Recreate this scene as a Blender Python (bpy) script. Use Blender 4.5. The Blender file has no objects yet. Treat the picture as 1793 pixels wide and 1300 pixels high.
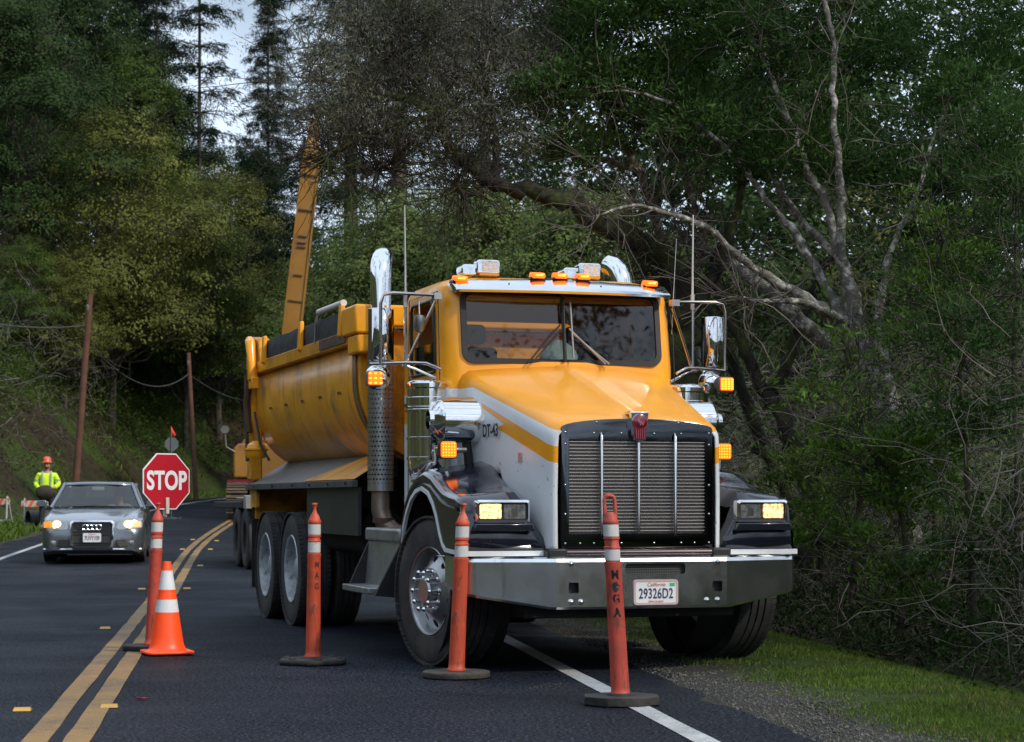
import bpy, bmesh, math, random
import numpy as np
from mathutils import Vector, Matrix, Euler
PI = math.pi
scene = bpy.context.scene
COL = scene.collection

# ------------------------------------------------------------ camera
cam_d = bpy.data.cameras.new('camera'); cam = bpy.data.objects.new('camera', cam_d); COL.objects.link(cam)
cam_d.sensor_fit = 'HORIZONTAL'; cam_d.sensor_width = 36.0; cam_d.lens = 75.3
cam_d.shift_y = 225.0/1793.0
cam_d.clip_start = 0.3; cam_d.clip_end = 1500
cam.location = (0, 0, 1.2); cam.rotation_euler = (PI/2, 0, 0)
scene.camera = cam
cam_d.dof.use_dof = True; cam_d.dof.focus_distance = 15.6; cam_d.dof.aperture_fstop = 6.3

# ------------------------------------------------------------ sky, sun, exposure
SUN_EL, SUN_AZ = 38, 128      # degrees; azimuth clockwise from +Y (sun stands behind the camera to the right)
w = bpy.data.worlds.new('World'); scene.world = w; w.use_nodes = True
nt = w.node_tree; nt.nodes.clear()
sky = nt.nodes.new('ShaderNodeTexSky'); sky.sky_type = 'NISHITA'; sky.sun_disc = False
sky.sun_elevation = math.radians(SUN_EL); sky.sun_rotation = math.radians(SUN_AZ)
sky.air_density = 1.0; sky.dust_density = 3.0; sky.ozone_density = 1.0
tcs = nt.nodes.new('ShaderNodeTexCoord'); ns = nt.nodes.new('ShaderNodeTexNoise')
ns.inputs['Scale'].default_value = 3.2; ns.inputs['Detail'].default_value = 6
rs = nt.nodes.new('ShaderNodeValToRGB'); rs.color_ramp.elements[0].position = .30; rs.color_ramp.elements[1].position = .46
mxs = nt.nodes.new('ShaderNodeMix'); mxs.data_type = 'RGBA'
mxs.inputs[7].default_value = (8.2, 9.7, 11.7, 1)      # cloud brightness
nt.links.new(tcs.outputs['Generated'], ns.inputs['Vector']); nt.links.new(ns.outputs[0], rs.inputs[0])
nt.links.new(rs.outputs[0], mxs.inputs[0]); nt.links.new(sky.outputs[0], mxs.inputs[6])
bg = nt.nodes.new('ShaderNodeBackground'); bg.inputs[1].default_value = 0.12
out = nt.nodes.new('ShaderNodeOutputWorld')
nt.links.new(mxs.outputs[2], bg.inputs[0]); nt.links.new(bg.outputs[0], out.inputs[0])
sl = bpy.data.lights.new('sun', 'SUN'); sl.energy = 3.6; sl.angle = math.radians(2.5); sl.color = (1, .90, .74)
sun = bpy.data.objects.new('sun', sl); COL.objects.link(sun)
az, el = math.radians(SUN_AZ), math.radians(SUN_EL)
sd = Vector((math.sin(az)*math.cos(el), math.cos(az)*math.cos(el), math.sin(el)))
sun.rotation_euler = sd.to_track_quat('Z', 'Y').to_euler()
vs = scene.view_settings; vs.view_transform = 'Standard'; vs.look = 'None'; vs.gamma = 1; vs.exposure = -0.12
scene.render.engine = 'CYCLES'
scene.cycles.max_bounces = 8; scene.cycles.transparent_max_bounces = 12

# ------------------------------------------------------------ helpers
def tag(o, label=None, cat=None, group=None, kind=None):
    if label: o['label'] = label
    if cat: o['category'] = cat
    if group: o['group'] = group
    if kind: o['kind'] = kind
    return o
def empty(name, loc=(0, 0, 0), rz=0, label=None, cat=None, group=None):
    o = bpy.data.objects.new(name, None); COL.objects.link(o); o.location = loc; o.rotation_euler = (0, 0, rz)
    o.empty_display_size = .2
    return tag(o, label, cat, group)
CHILD = {}
def adopt(o, p):
    o.parent = p; CHILD.setdefault(p.name, []).append(o)
def copy_tree(o, parent=None):
    c = o.copy(); COL.objects.link(c)
    if parent is not None: adopt(c, parent)
    for ch in list(CHILD.get(o.name, [])): copy_tree(ch, c)
    return c
class MB:
    def __init__(s): s.v = []; s.f = []; s.m = []
    def add(s, vs_, fs, mi=0):
        b = len(s.v); s.v += [tuple(p) for p in vs_]; s.f += [tuple(i+b for i in f) for f in fs]; s.m += [mi]*len(fs); return s
    def box(s, x0, x1, y0, y1, z0, z1, mi=0):
        v = [(x0,y0,z0),(x1,y0,z0),(x1,y1,z0),(x0,y1,z0),(x0,y0,z1),(x1,y0,z1),(x1,y1,z1),(x0,y1,z1)]
        return s.add(v, [(0,3,2,1),(4,5,6,7),(0,1,5,4),(1,2,6,5),(2,3,7,6),(3,0,4,7)], mi)
    def obox(s, c, ax, ay, az_, mi=0):   # oriented box: centre and three half-axis vectors
        c, ax, ay, az_ = map(Vector, (c, ax, ay, az_)); v = []
        for k in (-1, 1):
            for i, j in ((-1,-1),(1,-1),(1,1),(-1,1)): v.append(c+ax*i+ay*j+az_*k)
        return s.add(v, [(0,3,2,1),(4,5,6,7),(0,1,5,4),(1,2,6,5),(2,3,7,6),(3,0,4,7)], mi)
    def tube(s, pts, r, n=8, caps=True, mi=0, sc=(1, 1)):
        pts = [Vector(p) for p in pts]; N = len(pts)
        if not hasattr(r, '__len__'): r = [r]*N
        b = len(s.v); up = None; idx = []
        for i, p in enumerate(pts):
            t = (pts[min(i+1, N-1)]-pts[max(i-1, 0)])
            t = t.normalized() if t.length > 1e-9 else Vector((0,0,1))
            if up is None: up = Vector((0,0,1)) if abs(t.z) < .9 else Vector((0,1,0))
            a = t.cross(up)
            if a.length < 1e-4: up = Vector((1,0,0)); a = t.cross(up)
            a.normalize(); c = a.cross(t).normalized(); up = c
            for k in range(n):
                q = 2*PI*k/n; s.v.append(tuple(p+a*math.cos(q)*r[i]*sc[0]+c*math.sin(q)*r[i]*sc[1]))
        for i in range(N-1):
            for k in range(n):
                k2 = (k+1) % n; s.f.append((b+i*n+k, b+i*n+k2, b+(i+1)*n+k2, b+(i+1)*n+k)); s.m.append(mi)
        if caps:
            s.f.append(tuple(b+k for k in range(n))[::-1]); s.m.append(mi)
            s.f.append(tuple(b+(N-1)*n+k for k in range(n))); s.m.append(mi)
        return s
    def cyl(s, p0, p1, r, n=24, mi=0): return s.tube([p0, p1], r, n, True, mi)
    def lathe(s, prof, axis='z', c=(0,0,0), n=32, mi=0, close=False, flip=False, sx=1, sy=1):   # prof: (radius, along)
        b = len(s.v); N = len(prof)
        for (r, h) in prof:
            for k in range(n):
                q = 2*PI*k/n; a, d = r*math.cos(q)*sx, r*math.sin(q)*sy
                p = {'z': (a, d, h), 'x': (h, a, d), 'y': (d, h, a)}[axis]
                s.v.append((p[0]+c[0], p[1]+c[1], p[2]+c[2]))
        for i in range(N-1 if not close else N):
            for k in range(n):
                k2 = (k+1) % n; j = (i+1) % N
                f = (b+i*n+k, b+i*n+k2, b+j*n+k2, b+j*n+k); s.f.append(f if not flip else f[::-1]); s.m.append(mi)
        return s
    def prism(s, poly, axis, a0, a1, mi=0):   # polygon in the plane square to the axis, pushed along it
        def P(u, v_, a): return {'x': (a, u, v_), 'y': (u, a, v_), 'z': (u, v_, a)}[axis]
        n = len(poly); v = [P(u, q, a0) for u, q in poly]+[P(u, q, a1) for u, q in poly]
        f = [tuple(range(n))[::-1], tuple(range(n, 2*n))]+[(i, (i+1) % n, n+(i+1) % n, n+i) for i in range(n)]
        return s.add(v, f, mi)
    def loft(s, secs, closed=False, caps=False, mi=0):
        n = len(secs[0]); b = len(s.v)
        for sec in secs: s.v += [tuple(p) for p in sec]
        for i in range(len(secs)-1):
            for k in range(n if closed else n-1):
                k2 = (k+1) % n; s.f.append((b+i*n+k, b+i*n+k2, b+(i+1)*n+k2, b+(i+1)*n+k)); s.m.append(mi)
        if caps:
            s.f.append(tuple(b+k for k in range(n))[::-1]); s.m.append(mi)
            s.f.append(tuple(b+(len(secs)-1)*n+k for k in range(n))); s.m.append(mi)
        return s
    def xf(s, M, start=0):
        M = M if isinstance(M, Matrix) else Matrix(M)
        s.v = s.v[:start]+[tuple(M @ Vector(p)) for p in s.v[start:]]; return s
    def mirror_x(s):   # add a mirrored copy
        b = len(s.v); s.v += [(-x, y, z) for x, y, z in s.v]; s.f += [tuple(i+b for i in f)[::-1] for f in s.f]; s.m += s.m; return s
    def build(s, name, mats, parent=None, smooth=40, bevel=0, seg=2, label=None, fix=True):
        me = bpy.data.meshes.new(name); me.from_pydata(s.v, [], s.f)
        if not isinstance(mats, (list, tuple)): mats = [mats]
        for m in mats: me.materials.append(m)
        if len(mats) > 1: me.polygons.foreach_set('material_index', s.m)
        if fix:
            bm = bmesh.new(); bm.from_mesh(me); bmesh.ops.recalc_face_normals(bm, faces=bm.faces); bm.to_mesh(me); bm.free()
        if smooth:
            me.polygons.foreach_set('use_smooth', [True]*len(me.polygons)); me.set_sharp_from_angle(angle=math.radians(smooth))
        o = bpy.data.objects.new(name, me); COL.objects.link(o)
        if parent is not None: adopt(o, parent)
        if bevel:
            b = o.modifiers.new('bevel', 'BEVEL'); b.width = bevel; b.segments = seg; b.limit_method = 'ANGLE'; b.angle_limit = math.radians(35)
            b.harden_normals = False
        if label: o['label'] = label
        return o
def cut(o, cutters):     # cuts real openings, then bakes them into the mesh
    for cb in cutters:
        me = bpy.data.meshes.new('cutter'); me.from_pydata(cb.v, [], cb.f)
        bm = bmesh.new(); bm.from_mesh(me); bmesh.ops.recalc_face_normals(bm, faces=bm.faces); bm.to_mesh(me); bm.free()
        c = bpy.data.objects.new('cutter', me); COL.objects.link(c); c.matrix_world = Matrix()
        saved = o.parent; o.parent = None
        md = o.modifiers.new('cut', 'BOOLEAN'); md.operation = 'DIFFERENCE'; md.object = c; md.solver = 'EXACT'
        bpy.context.view_layer.update()
        dg = bpy.context.evaluated_depsgraph_get()
        nm = bpy.data.meshes.new_from_object(o.evaluated_get(dg)); nm.name = o.data.name
        o.modifiers.clear(); o.data = nm; o.parent = saved
        bpy.data.objects.remove(c); bpy.data.meshes.remove(me)
    o.data.polygons.foreach_set('use_smooth', [True]*len(o.data.polygons)); o.data.set_sharp_from_angle(angle=math.radians(35))
    return o
def rrect(w_, h_, r, n=6, cx=0, cy=0):
    pts = []
    for (sx, sy, a0) in ((1,1,0),(-1,1,90),(-1,-1,180),(1,-1,270)):
        for k in range(n+1):
            a = math.radians(a0+90*k/n); pts.append((cx+sx*(w_/2-r)+r*math.cos(a), cy+sy*(h_/2-r)+r*math.sin(a)))
    return pts
def text(name, s, size, mat, parent, M, ext=.001, off=0.0, sx=1.0, shear=0, spacing=1.0):
    c = bpy.data.curves.new(name, 'FONT'); c.body = s; c.size = size; c.extrude = ext; c.offset = off; c.align_x = 'CENTER'; c.align_y = 'CENTER'
    c.shear = shear; c.space_character = spacing
    o = bpy.data.objects.new(name, c); COL.objects.link(o); bpy.context.view_layer.update()
    me = bpy.data.meshes.new_from_object(o.evaluated_get(bpy.context.evaluated_depsgraph_get()))
    bpy.data.objects.remove(o); bpy.data.curves.remove(c)
    me.transform(M @ Matrix.Diagonal((sx, 1, 1, 1))); me.materials.clear(); me.materials.append(mat); me.name = name
    t = bpy.data.objects.new(name, me); COL.objects.link(t)
    if parent is not None: adopt(t, parent)
    return t
FRONT = lambda x, y, z: Matrix.Translation((x, y, z)) @ Matrix.Rotation(PI/2, 4, 'X')   # upright, read from -Y

# ------------------------------------------------------------ materials
def N(nt_, t, **kw):
    n = nt_.nodes.new(t)
    for k, v in kw.items(): setattr(n, k, v)
    return n
def mat(name, col, rough=.5, metal=0, var=.12, vscale=6, bump=0, bscale=60, emit=None, es=0, spec=.5, coat=0, dirt=0, dirtcol=(.09,.075,.055), dscale=3, dcut=.55, island=0, trans=0, rvar=0, aniso=None):
    m = bpy.data.materials.new(name); m.use_nodes = True; t = m.node_tree; b = t.nodes['Principled BSDF']
    b.inputs['Roughness'].default_value = rough; b.inputs['Metallic'].default_value = metal
    b.inputs['Specular IOR Level'].default_value = spec; b.inputs['Coat Weight'].default_value = coat; b.inputs['Coat Roughness'].default_value = .06
    tc = N(t, 'ShaderNodeTexCoord'); last = None
    n1 = N(t, 'ShaderNodeTexNoise'); n1.inputs['Scale'].default_value = vscale; n1.inputs['Detail'].default_value = 5
    t.links.new(tc.outputs['Object'], n1.inputs['Vector'])
    mr = N(t, 'ShaderNodeMapRange'); mr.inputs[1].default_value = .3; mr.inputs[2].default_value = .7
    mr.inputs[3].default_value = 1-var; mr.inputs[4].default_value = 1+var; t.links.new(n1.outputs[0], mr.inputs[0])
    mul = N(t, 'ShaderNodeMix', data_type='RGBA', blend_type='MULTIPLY'); mul.inputs[0].default_value = 1
    mul.inputs[6].default_value = (*col, 1); t.links.new(mr.outputs[0], mul.inputs[7]); last = mul.outputs[2]
    if island:
        g = N(t, 'ShaderNodeNewGeometry'); mi = N(t, 'ShaderNodeMapRange'); mi.inputs[3].default_value = 1-island; mi.inputs[4].default_value = 1+island
        t.links.new(g.outputs['Random Per Island'], mi.inputs[0])
        m2 = N(t, 'ShaderNodeMix', data_type='RGBA', blend_type='MULTIPLY'); m2.inputs[0].default_value = 1
        t.links.new(last, m2.inputs[6]); t.links.new(mi.outputs[0], m2.inputs[7]); last = m2.outputs[2]
    if dirt:
        n2 = N(t, 'ShaderNodeTexNoise'); n2.inputs['Scale'].default_value = dscale; n2.inputs['Detail'].default_value = 8; n2.inputs['Roughness'].default_value = .65
        t.links.new(tc.outputs['Object'], n2.inputs['Vector'])
        mk = N(t, 'ShaderNodeMapRange'); mk.inputs[1].default_value = dcut; mk.inputs[2].default_value = dcut+.15; mk.inputs[4].default_value = dirt
        t.links.new(n2.outputs[0], mk.inputs[0])
        m3 = N(t, 'ShaderNodeMix', data_type='RGBA'); m3.inputs[7].default_value = (*dirtcol, 1)
        t.links.new(mk.outputs[0], m3.inputs[0]); t.links.new(last, m3.inputs[6]); last = m3.outputs[2]
    t.links.new(last, b.inputs['Base Color'])
    if rvar:
        n4 = N(t, 'ShaderNodeTexNoise'); n4.inputs['Scale'].default_value = vscale*1.7; n4.inputs['Detail'].default_value = 6; t.links.new(tc.outputs['Object'], n4.inputs['Vector'])
        m4 = N(t, 'ShaderNodeMapRange'); m4.inputs[1].default_value = .35; m4.inputs[2].default_value = .7; m4.inputs[3].default_value = max(rough-rvar, .02); m4.inputs[4].default_value = rough+rvar
        t.links.new(n4.outputs[0], m4.inputs[0]); t.links.new(m4.outputs[0], b.inputs['Roughness'])
    if bump:
        nb = N(t, 'ShaderNodeTexNoise'); nb.inputs['Scale'].default_value = bscale; nb.inputs['Detail'].default_value = 4
        t.links.new(tc.outputs['Object'], nb.inputs['Vector'])
        bp = N(t, 'ShaderNodeBump'); bp.inputs['Strength'].default_value = bump; bp.inputs['Distance'].default_value = .02
        t.links.new(nb.outputs[0], bp.inputs['Height']); t.links.new(bp.outputs[0], b.inputs['Normal'])
    if emit: b.inputs['Emission Color'].default_value = (*emit, 1); b.inputs['Emission Strength'].default_value = es
    if trans:
        tr = N(t, 'ShaderNodeBsdfTranslucent'); t.links.new(last, tr.inputs[0]); ms = N(t, 'ShaderNodeMixShader'); ms.inputs[0].default_value = trans
        t.links.new(b.outputs[0], ms.inputs[1]); t.links.new(tr.outputs[0], ms.inputs[2]); t.links.new(ms.outputs[0], t.nodes['Material Output'].inputs[0])
    return m
def glass(name, tint=(.75,.8,.8), rmin=.06, rough=.02):
    m = bpy.data.materials.new(name); m.use_nodes = True; t = m.node_tree; t.nodes.clear()
    tr = N(t, 'ShaderNodeBsdfTransparent'); tr.inputs[0].default_value = (*tint, 1)
    gl = N(t, 'ShaderNodeBsdfGlossy'); gl.inputs['Roughness'].default_value = rough
    fr = N(t, 'ShaderNodeFresnel'); fr.inputs[0].default_value = 1.6
    mp = N(t, 'ShaderNodeMath', operation='MULTIPLY_ADD'); mp.inputs[1].default_value = .85; mp.inputs[2].default_value = rmin; t.links.new(fr.outputs[0], mp.inputs[0])
    ms = N(t, 'ShaderNodeMixShader'); o = N(t, 'ShaderNodeOutputMaterial')
    t.links.new(mp.outputs[0], ms.inputs[0]); t.links.new(tr.outputs[0], ms.inputs[1]); t.links.new(gl.outputs[0], ms.inputs[2]); t.links.new(ms.outputs[0], o.inputs[0])
    return m
ORC = (.88, .355, .006)
M_or = mat('orange_paint', ORC, .36, var=.06, coat=.2, dirt=.25, dcut=.6, dscale=2.2)
M_bed = mat('bed_orange_paint', (.74, .31, .008), .45, var=.12, vscale=2, coat=.12, dirt=.8, dirtcol=(.15,.09,.045), dcut=.53, dscale=1.8, rvar=.1, bump=.15, bscale=5)
M_white = mat('white_paint', (.74, .77, .8), .28, var=.04, coat=.5, dirt=.3, dirtcol=(.35,.35,.33), dcut=.62, dscale=5)
M_navy = mat('navy_paint', (.008, .010, .020), .16, var=.2, coat=.7, dirt=.3, dirtcol=(.06,.055,.05), dcut=.6, dscale=9)
M_black = mat('black_plastic', (.015, .016, .018), .5, var=.2)
M_frame = mat('chassis_black', (.012, .012, .013), .75, var=.3, bump=.3)
M_seal = mat('black_rubber_seal', (.012,.012,.013), .6)
M_chrome = mat('chrome', (.82, .83, .84), .07, 1, var=.04, rvar=.05)
M_steel = mat('polished_steel', (.62, .63, .64), .14, 1, var=.1, vscale=4, rvar=.09)
M_alu = mat('dull_aluminium', (.36, .37, .38), .38, 1, var=.15, vscale=12, dirt=.5, dcut=.55, dirtcol=(.05,.05,.05), dscale=7)
M_wheel = mat('wheel_alloy', (.42, .43, .44), .33, .9, var=.12, vscale=8, dirt=.35, dirtcol=(.09,.08,.07), dcut=.55, dscale=9)
M_rimdirty = mat('dirty_rim', (.42, .45, .48), .5, .3, var=.3, vscale=14, dirt=.9, dirtcol=(.06,.055,.05), dcut=.55, dscale=16)
M_tyre = mat('tyre_rubber', (.028, .028, .03), .8, var=.35, vscale=9, bump=.25, bscale=90, dirt=.55, dirtcol=(.085,.075,.06), dcut=.5, dscale=4)
M_tarp = mat('black_tarp', (.02,.022,.026), .7, var=.4, vscale=4, bump=.5, bscale=12)
M_rust = mat('rusty_steel', (.085,.045,.028), .8, var=.4, vscale=10, bump=.4, bscale=40)
M_greysteel = mat('grey_fender_steel', (.15,.145,.135), .5, .3, var=.25, vscale=3, dirt=.5, dirtcol=(.08,.07,.055), dcut=.5)
M_amber = mat('amber_lens_lit', (.9,.2,.01), .3, emit=(1,.12,.003), es=1.7)
M_amberhot = mat('amber_led_lit', (1,.4,.05), .3, emit=(1,.34,.02), es=2.6)
M_lamp = mat('headlight_lit', (.6,.45,.3), .3, emit=(1,.50,.16), es=2.6, var=.3, vscale=30)
M_lampoff = mat('headlight_unlit', (.28,.3,.3), .12, .6, var=.5, vscale=40)
M_red = mat('dark_red_enamel', (.16,.004,.02), .2, coat=1)
M_maroon = mat('maroon_bar', (.035,.014,.02), .3, coat=.5)
M_int = mat('cab_interior', (.02,.02,.022), .8)
M_glass = glass('windscreen_glass', (.46,.52,.53), .02)
M_sideglass = glass('side_glass', (.35,.38,.38), .03)
M_mesh = mat('mesh_black', (.012,.012,.012), .6)
M_plate = mat('plate_white', (.68,.7,.72), .4, var=.06)
M_bluetxt = mat('plate_blue', (.02,.035,.12), .5)
M_redtxt = mat('plate_red', (.5,.02,.03), .5)
M_greentxt = mat('plate_green', (.02,.4,.22), .5)
M_blacktxt = mat('black_lettering', (.015,.015,.02), .5)

def math_node(t, op, a, b=None, c=None):
    n = N(t, 'ShaderNodeMath', operation=op)
    for i, v in enumerate((a, b, c)):
        if v is None: continue
        if isinstance(v, (int, float)): n.inputs[i].default_value = v
        else: t.links.new(v, n.inputs[i])
    return n.outputs[0]
def mottle(m_, sc, lo, hi):
    t = m_.node_tree; b = t.nodes['Principled BSDF']; tc = N(t, 'ShaderNodeTexCoord'); n = N(t, 'ShaderNodeTexNoise'); n.inputs['Scale'].default_value = sc; n.inputs['Detail'].default_value = 3; t.links.new(tc.outputs['Object'], n.inputs[0])
    r = N(t, 'ShaderNodeMapRange'); r.inputs[1].default_value = .38; r.inputs[2].default_value = .62; r.inputs[3].default_value = lo; r.inputs[4].default_value = hi; t.links.new(n.outputs[0], r.inputs[0]); t.links.new(r.outputs[0], b.inputs['Emission Strength'])
mottle(M_lamp, 45, .7, 3.6)
def streaks(m_, sc, col, lo, hi, amt):       # rain and mud streaks running down a panel
    t = m_.node_tree; b = t.nodes['Principled BSDF']; base = b.inputs['Base Color'].links[0].from_socket; tc = N(t, 'ShaderNodeTexCoord'); mp = N(t, 'ShaderNodeMapping'); mp.inputs['Scale'].default_value = sc
    n = N(t, 'ShaderNodeTexNoise'); n.inputs['Scale'].default_value = 1; n.inputs['Detail'].default_value = 7; n.inputs['Roughness'].default_value = .7; t.links.new(tc.outputs['Object'], mp.inputs[0]); t.links.new(mp.outputs[0], n.inputs[0])
    r = N(t, 'ShaderNodeMapRange'); r.inputs[1].default_value = lo; r.inputs[2].default_value = hi; r.inputs[4].default_value = amt; t.links.new(n.outputs[0], r.inputs[0])
    x = N(t, 'ShaderNodeMix', data_type='RGBA'); x.inputs[7].default_value = (*col, 1); t.links.new(r.outputs[0], x.inputs[0]); t.links.new(base, x.inputs[6]); t.links.new(x.outputs[2], b.inputs['Base Color'])
streaks(M_bed, (2, 7, .9), (.13,.065,.025), .56, .66, .7); streaks(M_bed, (.8, 1.1, 2.2), (.26,.14,.05), .54, .68, .35); streaks(M_tyre, (3, 9, 9), (.09,.08,.065), .55, .7, .5)
streaks(M_white, (9, 9, 1.5), (.25,.24,.21), .6, .7, .4); streaks(M_navy, (30, 30, 30), (.10,.09,.08), .66, .70, .5)
def livery():     # orange over white with a white band and an orange lightning band below it
    m = mat('hood_livery', ORC, .36, var=.05, coat=.15); t = m.node_tree; b = t.nodes['Principled BSDF']
    tc = N(t, 'ShaderNodeTexCoord'); sp = N(t, 'ShaderNodeSeparateXYZ'); t.links.new(tc.outputs['Object'], sp.inputs[0])
    y, z = sp.outputs[1], sp.outputs[2]
    yc = math_node(t, 'MINIMUM', y, .25)
    la = math_node(t, 'MULTIPLY_ADD', yc, .262, 1.965)      # top of white band
    lb = math_node(t, 'MULTIPLY_ADD', yc, .289, 1.888)      # bottom of white band
    lA = math_node(t, 'MULTIPLY_ADD', yc, .342, 1.853)       # lower edge of the orange wedge, rear piece
    lB = math_node(t, 'MULTIPLY_ADD', yc, .289, 1.775)      # lower edge, front piece
    front = math_node(t, 'LESS_THAN', math_node(t, 'MULTIPLY_ADD', z, 5.7, y), 9.565)
    low = math_node(t, 'ADD', math_node(t, 'MULTIPLY', lB, front), math_node(t, 'MULTIPLY', lA, math_node(t, 'SUBTRACT', 1.0, front)))
    w1 = math_node(t, 'MULTIPLY', math_node(t, 'LESS_THAN', z, la), math_node(t, 'GREATER_THAN', z, lb))
    w2 = math_node(t, 'LESS_THAN', z, low)
    wm = math_node(t, 'MAXIMUM', w1, w2)
    mx = N(t, 'ShaderNodeMix', data_type='RGBA'); mx.inputs[6].default_value = (*ORC, 1); mx.inputs[7].default_value = (.72,.75,.78, 1); t.links.new(wm, mx.inputs[0])
    # specks of road dirt and slight fading
    nz = N(t, 'ShaderNodeTexNoise'); nz.inputs['Scale'].default_value = 26; nz.inputs['Detail'].default_value = 3; t.links.new(tc.outputs['Object'], nz.inputs[0])
    mr = N(t, 'ShaderNodeMapRange'); mr.inputs[1].default_value = .68; mr.inputs[2].default_value = .72; mr.inputs[4].default_value = .55; t.links.new(nz.outputs[0], mr.inputs[0])
    nv = N(t, 'ShaderNodeTexNoise'); nv.inputs['Scale'].default_value = 3; nv.inputs['Detail'].default_value = 7; t.links.new(tc.outputs['Object'], nv.inputs[0])
    mv = N(t, 'ShaderNodeMapRange'); mv.inputs[1].default_value = .35; mv.inputs[2].default_value = .7; mv.inputs[3].default_value = 1.03; mv.inputs[4].default_value = .9; t.links.new(nv.outputs[0], mv.inputs[0])
    mm = N(t, 'ShaderNodeMix', data_type='RGBA', blend_type='MULTIPLY'); mm.inputs[0].default_value = 1; t.links.new(mx.outputs[2], mm.inputs[6]); t.links.new(mv.outputs[0], mm.inputs[7])
    lowz = math_node(t, 'LESS_THAN', z, 1.55)
    m5 = N(t, 'ShaderNodeMix', data_type='RGBA'); m5.inputs[7].default_value = (.05,.045,.04,1); t.links.new(math_node(t, 'MULTIPLY', mr.outputs[0], lowz), m5.inputs[0]); t.links.new(mm.outputs[2], m5.inputs[6])
    for l in list(b.inputs['Base Color'].links): t.links.remove(l)
    t.links.new(m5.outputs[2], b.inputs['Base Color']); return m
M_hood = livery()

# ------------------------------------------------------------ road course and ground height
CLP = [(8.3,-70),(4.3,-40),(-.22,-5),(-2.26,10.6),(-3.6,21),(-6.08,40),(-6.95,48),(-7.6,56),(-8.1,64),(-8.3,72),(-7.9,80),(-6.4,87),(-3.6,92),(1,96),(8,98.5),(20,100),(40,101),(70,101)]
def smooth_line(P, it=2):
    P = [Vector(p) for p in P]
    for _ in range(it):
        Q = [P[0]]
        for a, b in zip(P[:-1], P[1:]): Q += [a*.75+b*.25, a*.25+b*.75]
        P = Q+[P[-1]]
    return P
CL = smooth_line(CLP)
CLn = np.array([tuple(p) for p in CL])
def roadz(y):
    y = np.asarray(y, float)
    return np.where(y < 22, 0, np.where(y < 60, .0004*(y-22)**2, .5776+.0304*(np.minimum(y, 130)-60)))
def sdist(x, y):
    x = np.asarray(x, float); y = np.asarray(y, float); best = np.full(x.shape, 1e9); sg = np.zeros(x.shape)
    for (ax, ay), (bx, by) in zip(CLn[:-1], CLn[1:]):
        dx, dy = bx-ax, by-ay; L2 = dx*dx+dy*dy
        t = np.clip(((x-ax)*dx+(y-ay)*dy)/L2, 0, 1); qx, qy = ax+t*dx, ay+t*dy
        d = np.hypot(x-qx, y-qy); s = np.sign((x-ax)*dy-(y-ay)*dx)
        m = d < best-1e-9; best = np.where(m, d, best); sg = np.where(m, s, sg)
    return best*sg
def smst(a, b, x): t = np.clip((x-a)/(b-a), 0, 1); return t*t*(3-2*t)
def ground(x, y):
    x = np.asarray(x, float); y = np.asarray(y, float)
    d = sdist(x, y); z = roadz(y)*np.ones(x.shape)
    dl = -d
    wob = .5*np.sin(x*.31+y*.17)+.35*np.sin(x*.13-y*.29+1)+.2*np.sin(x*.9+y*.7)
    left = np.clip(dl-6.3, 0, 6)*1.0 + np.clip(dl-12.3, 0, 15)*.42
    left = left + wob*smst(6.2, 9, dl)*.8
    right = np.clip(d-6.6, 0, 50)*.17 - .25*smst(5.2, 7, d) + wob*smst(7, 12, d)*.4
    z = z + np.where(d < 0, left, right)
    return z
def gz(x, y): return float(ground(np.array([x]), np.array([y]))[0])
def at(u, v, Y): return Vector(((u-897)/3750*Y, Y, 1.2+(875-v)/3750*Y))   # a place read off the photo at a known distance
# ============================================================ DUMP TRUCK (local frame: x to the truck's left, y to its rear)
T = empty('dump_truck', (.537, 15.85, 0), math.radians(17), 'orange and white dump truck with chrome bumper, parked at the road edge', 'dump truck')

def tyre_mb(R=.54, W=.28, x0=0, grooves=4, n=64):
    h = W/2; p = [(R-.235, x0-h*.82), (R-.21, x0-h*.95), (R-.12, x0-h), (R-.045, x0-h*.96), (R-.012, x0-h*.86)]
    m = 2*h*.80/grooves
    for g in range(grooves+1):
        xx = x0-h*.80+g*m
        if 0 < g < grooves: p += [(R, xx-.008), (R-.014, xx-.006), (R-.014, xx+.006), (R, xx+.008)]
        else: p += [(R, xx)]
    p += [(R-.012, x0+h*.86), (R-.045, x0+h*.96), (R-.12, x0+h), (R-.21, x0+h*.95), (R-.235, x0+h*.82)]
    mb = MB(); mb.lathe(p, 'x', n=n)
    return mb
def tread_blocks(mb, R, W, x0=0, n=74):       # shoulder lugs
    for k in range(n):
        a = 2*PI*k/n
        for s in (-1, 1):
            c = Vector((x0+s*W*.455, math.cos(a)*(R-.006), math.sin(a)*(R-.006)))
            mb.obox(c, (.02, 0, 0), (0, -math.sin(a)*.019, math.cos(a)*.019), (0, math.cos(a)*.0075, math.sin(a)*.0075))
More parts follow.
